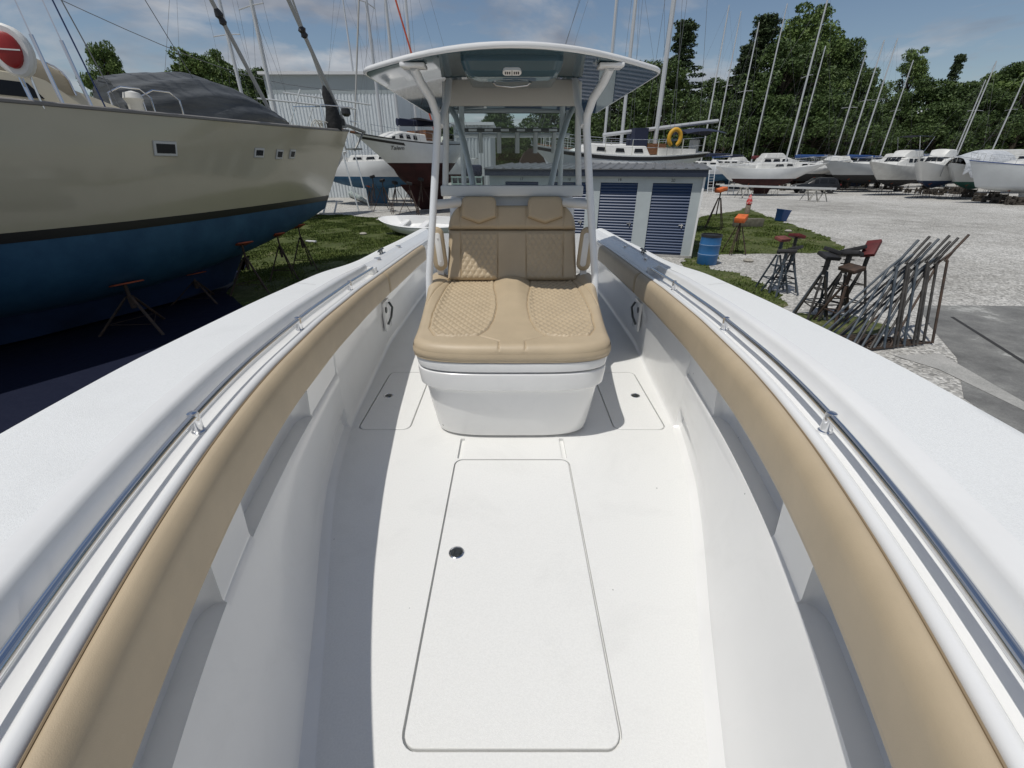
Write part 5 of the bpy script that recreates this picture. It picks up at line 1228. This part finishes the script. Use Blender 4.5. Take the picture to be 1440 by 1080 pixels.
# --- three clusters of stands beyond the starboard gunwale
padk = mat('black_pad',(.018,.018,.02),.7,var=.3,vscale=6)
for i,(px,py,h_,lab) in enumerate(((530,296,2.2,'tall boat stand nearest the bow of the white red bottomed sailboat'),(543,298,2.0,'tall boat stand second from the bow of the white red bottomed sailboat'),(560,300,1.9,'tall boat stand in front of the keel of the white red bottomed sailboat'),(580,303,1.9,'tall boat stand right of the keel of the white red bottomed sailboat'),(596,301,2.1,'tall boat stand just left of the white hardtop leg'),(618,292,2.0,'tall boat stand aft of the white hardtop leg under the red hull'))):
    t9 = big_stand(G(px,py), h_, lab, .4+i, n=3, hm=padk, spread=.85, sz=.7); t9['group'] = 'stands under the red bottomed sailboat'
padk = mat('black_pad',(.018,.018,.02),.7,var=.3,vscale=6); padr = mat('dark_red_pad',(.10,.012,.012),.65,var=.3,vscale=5); padb = mat('dull_red_pad',(.17,.05,.04),.7,var=.25,vscale=5)
bluesteel = mat('blue_grey_steel',(.02,.035,.055),.6,col2=(.085,.10,.115),vscale=4); darksteel = mat('dark_worn_steel',(.018,.017,.017),.6,col2=(.06,.055,.05),vscale=5)
def folded_stand(p, h, rz, mm, pm, label, group, tilt=0, leg=.42, pr=(.16,.11)):
    t = thing('boat_stand', label, 'boat stand', p, group)
    M = Matrix.Translation(p)@Matrix.Rotation(rz,4,'Z')
    ap = Vector((0,0,h*.72))
    for a in (90,215,325):
        q = MB(); e = Vector((leg*math.cos(rad(a)), leg*math.sin(rad(a)), .02)); q.tube([M@e, M@(ap*.97+Vector((e.x*.12,e.y*.12,0)))],.025,6); q.build('leg', mm, t)
    for z in (.25,.5):
        q = MB(); P = [Vector((leg*(1-z/.74*.88)*math.cos(rad(a)), leg*(1-z/.74*.88)*math.sin(rad(a)), h*z)) for a in (90,215,325)]; q.tube([M@x for x in P],.014,5,closed=True); q.build('leg_brace', mm, t)
    hd = Vector((.0,.0,h)); q = MB(); q.tube([M@ap*1.0, M@hd],.038,8); q.tube([M@(hd-Vector((0,0,.2))+Vector((-.10,0,0))), M@(hd-Vector((0,0,.2))+Vector((.10,0,0)))],.012,6); q.build('screw_post', mm, t)
    q = MB(); q.box(-pr[0],pr[0],-pr[1],pr[1],-.035,.04,M@Matrix.Translation(hd)@Matrix.Rotation(tilt,4,'Y')@Matrix.Rotation(rad(18),4,'X'),b=.012); q.build('pad', pm, t)
    return t
GA = 'stands grouped near the starboard gunwale'
c = Vector((6.75,10.9,0))
for i,(dx_,dy_,h,mm,pm,tl,lab) in enumerate(((-.10,.05,1.28,bluesteel,padb,.1,'stand with dull red pad, left one of the small far cluster'),(.26,.1,1.34,darksteel,padr,.35,'stand with tilted dark red pad, right one of the small far cluster'),(-.16,-.35,1.05,bluesteel,padk,.2,'stand with small black pad, nearest of the small far cluster'),(.12,-.2,1.1,bluesteel,padk,.0,'stand with blue grey legs in the middle of the small far cluster'))):
    folded_stand(c+Vector((dx_,dy_,0)), h, .5+i*1.1, mm, pm, lab, GA, rad(20)*tl, leg=.36, pr=(.20,.10))
c = Vector((6.55,8.75,0))
for i,(dx_,dy_,h,mm,pm,tl,lab) in enumerate(((-.30,-.12,1.30,darksteel,padk,.3,'black padded stand leftmost in the middle cluster'),(-.10,.12,1.36,bluesteel,padk,.2,'stand with striped black pad in the middle cluster'),(.10,-.1,1.34,darksteel,padk,.4,'black padded stand in the centre of the middle cluster'),(.30,.12,1.38,darksteel,padk,.6,'black padded stand right of centre in the middle cluster'),(.58,.02,1.42,darksteel,padr,1.6,'stand with upright dark red pad at the right of the middle cluster'),(.0,-.42,1.12,steelm,steelm,.0,'low rusty stand in front of the middle cluster'))):
    folded_stand(c+Vector((dx_,dy_,0)), h, .3+i*.9, mm, pm, lab, GA, rad(24)*tl, leg=.34, pr=(.20,.12))
# nested A-shaped stand frames
GB = 'nested steel stand frames leaning together'
names_ = ['leftmost','second from left','third from left','fourth from left','fifth from left','sixth from left','seventh from left','rightmost']
for i in range(8):
    f = i/7; xx = 6.55+f*1.02+(.05 if i%3==1 else 0); y0 = 7.05+f*.25; mm = (bluesteel,darksteel,darksteel,bluesteel,darksteel,darksteel,darksteel,steelm)[i]; ml = (bluesteel,bluesteel,darksteel,bluesteel,darksteel,bluesteel,darksteel,steelm)[i]
    base = Vector((xx,y0,0)); t = thing('stand_frame', 'tall bent steel stand frame, '+names_[i]+' of the nested row on the pad edge', 'boat stand', base, GB)
    hh = 1.42+.06*math.sin(i*2.1); top = Vector((xx+.10,y0+.45,hh))
    q = MB(); q.tube([Vector((xx-.02,y0-.10,.03)), top-Vector((.0,.02,.08))],.021,8); q.build('upright', mm, t)
    q = MB(); q.tube([top-Vector((.02,0,.10)), top+Vector((.10,.04,.10)), top+Vector((.27,.08,.34))],[.021,.022,.022],8); q.build('bent_neck', mm, t)
    for k,(dx_,dy_) in enumerate(((-1.05,.35),(-.95,-.30))):
        q = MB(); q.tube([top+Vector((.06,.02,.06)), top+Vector((-.12,0,-.12)), Vector((xx+dx_,y0+dy_,.03))],.019,8); q.build('raking_leg', ml, t)
    q = MB(); q.tube([Vector((xx-.02,y0-.10,.04)),Vector((xx-.95,y0-.30,.04)),Vector((xx-1.05,y0+.35,.04))],.016,6,closed=True); q.build('base_tie', steelm, t)
blk = None; rbk = random.Random(3)
for i,(px,py) in enumerate(((1010,266),(1060,268),(1100,268),(1185,262),(1200,262),(1215,263),(1232,264),(1248,266),(1262,269),(1276,271),(1290,272),(1304,273),(1318,274),(1332,272),(1346,273),(1360,277),(1374,283),(1388,285),(1402,286),(1418,288),(1432,288),(1395,279),(1352,268),(1300,266))):
    p = G(px,py); sc = (rbk.uniform(.6,1.1),rbk.uniform(.5,.9),rbk.uniform(.6,1.3))
    if blk is None:
        blk = thing('timber_blocking','b','timber'); wdk = mat('dark_blocking_timber',(.03,.026,.022),.85,col2=(.09,.075,.06),vscale=3)
        for z,(a_,b_) in ((0,(.9,.2)),(.2,(.2,.9)),(.4,(.9,.2))):
            for o_ in (-.32,.32):
                bb = MB(); bb.box(-a_/2+(o_ if a_<.5 else 0), a_/2+(o_ if a_<.5 else 0), -b_/2+(o_ if b_<.5 else 0), b_/2+(o_ if b_<.5 else 0), z, z+.19, b=.01); bb.build('timber_baulk', wdk, blk)
        o = blk
    else: o = copy_tree(blk)
    place(o, p, rbk.uniform(0,3), sc); o['label'] = 'crib of dark timber blocks under the boats across the gravel'; o['group'] = 'timber cribs under the boats across the gravel'
# gear on the grass at the left ---------------------------------------------------------
dn = thing('dinghy', 'small white open dinghy lying on the grass', 'dinghy')
dh = Hull(3.7, 1.55, .52, .22, .04, rb=.35, rs=.05, bow=.12, st=.02, tr=.8, um=.4, p=2.3, q=.7, flare=.1)
us = np.linspace(0,1,25)
for sd in (1,-1):
    MB().grid([([dh.pt(u,dh.sheer(u),sd)]+[Vector((p.x,sd*p.y,p.z)) for p in dh.section(u)[0][1:]]+[Vector((p.x,sd*p.y,p.z)) for p in dh.section(u)[1]]) for u in us]).build('hull_shell', gel, dn, 50)
    MB().grid([[dh.pt(u,dh.sheer(u)+.01,sd,.02),dh.pt(u,dh.sheer(u)+.025,sd,-.02),dh.pt(u,dh.sheer(u)+.02,sd,-.09*min(1,dh.hb(u)/.3)),dh.pt(u,.24,sd,-.14*min(1,dh.hb(u)/.3)),Vector((dh.X(u,.2),0,.20))] for u in us]).build('inner_hull', gel, dn, 50)
MB().box(-.55,-.25,-.62,.62,.36,.41,b=.015).build('thwart', gel, dn); MB().box(.5,.8,-.52,.52,.38,.43,b=.015).build('thwart', gel, dn)
a,b = dh.section(0); P = a+b; MB().add(P+mir(P)[::-1],[tuple(range(2*len(P)))]).build('transom', gel, dn, 0)
g = G(600,331); place(dn, (g.x-.45,g.y+.2,.08), math.pi-rad(14), rx=-rad(13))
lp = G(452,303); t = thing('ladder', 'short white ladder lying on the grass by the cream yacht bow', 'ladder', lp)
wp = mat('white_paint',(.7,.7,.7),.5)
for dy_ in (0,.8): MB().bar(lp+Vector((-.1,dy_,.12+dy_*.8)), lp+Vector((1.2,dy_+.1,.12+dy_*.8)), .09,.09).build('side_rail', wp, t)
for dx_ in (.15,.85): MB().bar(lp+Vector((dx_,0,.12)), lp+Vector((dx_,.8,.76)), .08,.08).build('rung', wp, t)
a = G(463,272); b = G(490,276); c = G(519,288); q = MB(); q.tube([a+Vector((0,0,.45)),a.lerp(b,.5)+Vector((0,0,.5)),b+Vector((0,0,.42)),b.lerp(c,.5)+Vector((0,0,.3)),c+Vector((0,0,.12))],[.2,.26,.28,.25,.12],10)
tag(q.build('rolled_cover', mat('silver_green_cover',(.35,.38,.37),.35,col2=(.02,.10,.08),vscale=4,thr=(.5,.6)), None, 50, off=b), 'rolled silver and green cover lying beyond the short white ladder', 'rolled cover')
for i,(px,py,lx) in enumerate(((438,341,.5),(552,297,.5),(566,298,.6))):
    p = G(px,py); q = MB(); q.box(-lx/2,lx/2,-.05,.05,.02,.08,Matrix.Translation(p)@Matrix.Rotation(rad((-20,4,-2)[i]),4,'Z'),b=.01)
    tag(q.build('wood_offcut', wp, None, 30, off=p), ('white board scrap on the grass below the cream yacht stripe','left of two white boards by the red hull stands','right of two white boards by the red hull stands')[i], 'board', 'white boards on the grass')
for i,(px,py) in enumerate(((511,330),(532,310),(1052,368),(1108,326))):
    p = G(px,py); q = MB(); q.lathe([(.0001,.0),(.14,.01),(.17,.05),(.1,.10),(.0001,.11)], p, 9); 
    tag(q.build('stone', mat('pale_stone',(.32,.30,.26),.8,var=.2,vscale=8), None, 40, off=p), ('pale stone on the bright grass left of the dinghy','pale stone between ladder and dinghy','dark flat stone in the pale gravel by the small stands','pale stone near the curved edge of the right grass')[i], 'stone')
# overhead wire above the cream yacht
a = RY(60,-12,30); b = RY(500,128,46); q = MB(); q.tube([a.lerp(b,k/12)-Vector((0,0,1.2*math.sin(math.pi*k/12))) for k in range(-4,17)],.022,5)
q2 = thing('overhead_cable', 'thin overhead cable sagging across the sky on the left', 'cable', b)
q.build('cable', wire, q2)

# ================================================================== TREES
leafs = [mat('leaf_dark',(.034,.062,.018),.6,col2=(.085,.13,.036),vscale=.9,spec=.3), mat('leaf_mid',(.055,.10,.024),.6,col2=(.135,.19,.05),vscale=.9,spec=.3), mat('leaf_pine',(.030,.052,.024),.7,col2=(.07,.095,.04),vscale=1.2,spec=.2)]
bark = mat('bark',(.07,.055,.04),.9,var=.3,vscale=6)
def crown_mesh(seed, H_, Rr, n_cl, per, ls, kind='round'):
    r = np.random.default_rng(seed); C = []; Rs = []
    for _ in range(n_cl):
        h = r.uniform(.20,.94) if kind != 'pine' else r.uniform(.25,1.0)
        if kind == 'tall': env = Rr*(.45+.75*math.sin(math.pi*min(1,max(0,(h-.12)/.95)))**.8)*(1.0-.25*h)
        elif kind == 'pine': env = Rr*(1.1-h)*1.15
        else: env = Rr*math.sin(math.pi*min(.97,max(.08,(h-.08)/1.0)))**.6
        a = r.uniform(0,6.283); q = env*math.sqrt(r.uniform(.1,1))*(1 if h < .75 else .5); C.append((q*math.cos(a), q*math.sin(a), h*H_)); Rs.append(r.uniform(.6,1.35)*(Rr*.235 if kind!='pine' else Rr*.16))
    C = np.array(C); Rs = np.array(Rs); idx = np.repeat(np.arange(n_cl), per); m = len(idx)
    d = r.normal(size=(m,3)); d /= np.linalg.norm(d,axis=1)[:,None]; rr = Rs[idx]*r.uniform(.35,1,m)**.5
    P = C[idx]+d*rr[:,None]*np.array([1.15,1.15,.62 if kind!='pine' else .28])
    if kind == 'tall': P[:,2] += 0
    a = r.normal(size=(m,3)); a /= np.linalg.norm(a,axis=1)[:,None]; b = np.cross(a, r.normal(size=(m,3))); b /= np.linalg.norm(b,axis=1)[:,None]
    s_ = ls*r.uniform(.6,1.4,m)[:,None]; a *= s_; b *= s_*.55
    V = np.empty((m*4,3),np.float32); V[0::4] = P-a; V[1::4] = P+b*.9; V[2::4] = P+a; V[3::4] = P-b*.9
    me = bpy.data.meshes.new('crown'); me.vertices.add(m*4); me.vertices.foreach_set('co', V.ravel()); me.loops.add(m*4); me.loops.foreach_set('vertex_index', np.arange(m*4,dtype=np.int32))
    me.polygons.add(m); me.polygons.foreach_set('loop_start', np.arange(0,m*4,4,dtype=np.int32)); me.update(); return me, C, Rs
def tree_proto(seed, H_, Rr, kind, lm, n_cl=120, per=210, ls=.17):
    t = thing('tree', 'tree', 'tree'); me, C, Rs = crown_mesh(seed, H_, Rr, n_cl, per, ls, kind); me.materials.append(lm)
    c = bpy.data.objects.new('crown', me); COL.objects.link(c); c.parent = t
    q = MB(); q.tube([(0,0,0),(.1,0,H_*.3),(-.1,.1,H_*.6),(0,0,H_*.92)],[H_*.022,H_*.016,H_*.010,.04],8)
    for k in range(0, n_cl, 2):
        x,y,z = C[k]; zb = z*.72 if kind != 'pine' else z*.95; q.tube([(0,0,zb),(x*.5,y*.5,(zb+z)/2-.1),(x,y,z)],[H_*.007,H_*.005,.02],5)
    q.build('trunk', bark, t); return t
protos = [tree_proto(1,20,5.2,'tall',leafs[1]), tree_proto(2,17,5.6,'round',leafs[0]), tree_proto(3,18,4.6,'pine',leafs[2],140,130,.15), tree_proto(4,15,4.4,'tall',leafs[1],75,220,.17), tree_proto(5,14,5.2,'round',leafs[0],85,220,.17)]
pused = [0]*5
def top_h(px, py, Y): return RY(px, py, Y).z
def tree(k, px, Y, py, label, nm='tree', w=1.0):
    h = top_h(px, py, Y)*1.02
    if px > 600: Y = Y*1.1+14; h = top_h(px, py, Y)*1.10; w *= 1.06
    o = protos[k] if not pused[k] else copy_tree(protos[k]); pused[k] = 1
    H0 = (20,17,18,15,14)[k]; s = h/H0; x = RY(px, py, Y).x/Y; place(o, (x*Y, Y, 0), random.Random(px).uniform(0,6.28), (s*w,s*w,s)); o['label'] = label; o['category'] = 'tree'; o['group'] = 'trees behind the boatyard'
    return o
for k,px,py,Y,w,lab in (
 (2,868,120,62,1.1,'pine behind the white mast right of the hardtop'),(1,900,95,66,1.0,'dark broad tree between the masts right of the hardtop'),(2,962,55,70,1.2,'dark conifer rising above the yellow horseshoe buoy'),(4,935,100,60,1.1,'low dark tree behind the black striped sailboat'),
 (1,1012,120,74,1.1,'rounded tree left of the tall conifer group'),(2,1075,48,76,1.35,'tall dark conifer left of the tallest tree'),(2,1050,85,72,1.1,'shorter conifer beside the leaning mast'),(0,1138,20,78,1.0,'tallest bright green leafy tree of the tree line'),(0,1165,50,84,.9,'bright green tree just right of the tallest tree'),
 (1,1112,70,70,1.1,'dark tree in front of the tallest tree'),(1,1188,70,80,.8,'broad dark tree right of the tallest tree'),(4,1220,106,72,.55,'lower dark tree above the twin masts'),(4,1247,158,84,.8,'low tree in the dip of the tree line'),
 (0,1291,78,82,.68,'narrow leafy tree standing right of the dip'),(4,1268,140,74,.6,'low dark tree at the left foot of the narrow leafy tree'),(4,1312,120,74,1.1,'low dark tree at the right foot of the narrow leafy tree'),
 (2,1345,96,86,.7,'thin conifer right of the narrow leafy tree'),(1,1365,122,76,1.0,'rounded dark tree left of the right hand pair'),(3,1408,108,84,.9,'leafy tree left of the right edge mast'),(1,1440,98,78,.9,'broad tree at the right edge of the picture'),(4,1395,135,66,1.2,'low bushy tree above the light grey sailboat'),(3,1478,90,76,1.3,'tree just at the frame edge on the right'),
 (4,1160,140,62,1.2,'low shrubby tree behind the parked car'),(4,1090,140,64,1.2,'low shrubby tree behind the white sailboat cabin'),(4,1030,150,64,1.2,'low shrubby tree behind the ladders'),(4,1330,150,64,1.2,'low shrubby tree behind the motor yacht'),(4,1215,150,62,1.1,'low shrubby tree behind the long white cruiser'),
 (3,135,55,46,.55,'tree crown showing left of the covered dinghy'),(3,262,70,48,1.0,'leafy tree above the tarpaulin covered dinghy'),(0,300,66,54,.85,'tallest of the trees left of the warehouse'),(1,350,92,56,.9,'round tree between two furled headsails on the left'),(4,395,105,58,.9,'low tree touching the left side of the warehouse'),(4,425,118,62,.9,'small tree at the corner of the warehouse'),(4,320,120,50,1.1,'low tree right above the cream yacht foredeck'),
 (1,770,150,80,1.2,'dark tree behind the hardtop rear bar'),(1,700,160,82,1.2,'dark tree seen through the windscreen'),(4,820,150,74,1.2,'dark tree directly right of the hardtop legs')):
    tree(k, px, Y, py, lab, w=w)
# far woodland mass closing the horizon
q = MB(); rw = np.random.default_rng(8)
me, C, Rs = crown_mesh(31, 11, 8.0, 40, 110, .42, 'round')
vs = np.empty(len(me.vertices)*3, np.float32); me.vertices.foreach_get('co', vs); vs = vs.reshape(-1,3); VV = []; 
for i in range(46):
    a = rad(-62+124*i/45); R_d = 128+rw.uniform(-5,12); s_ = rw.uniform(.85,1.3); V = vs.copy()*np.array([s_*1.3,s_*1.3,s_]); V[:,0] += R_d*math.tan(a)*.62 if abs(a) > 9 else R_d*math.sin(a)*1.15; V[:,1] += R_d*math.cos(a)*.55+R_d*.45; VV.append(V)
V = np.concatenate(VV); m = len(V)//4; me2 = bpy.data.meshes.new('woodland'); me2.vertices.add(m*4); me2.vertices.foreach_set('co', V.astype(np.float32).ravel()); me2.loops.add(m*4); me2.loops.foreach_set('vertex_index', np.arange(m*4,dtype=np.int32)); me2.polygons.add(m); me2.polygons.foreach_set('loop_start', np.arange(0,m*4,4,dtype=np.int32)); me2.update(); me2.materials.append(leafs[0])
wo_ = bpy.data.objects.new('woodland', me2); COL.objects.link(wo_); tag(wo_, 'far dark woodland closing the yard behind all boats', 'woodland', kind='stuff')
bpy.data.meshes.remove(me)
for i, u_ in enumerate(pused):
    assert u_
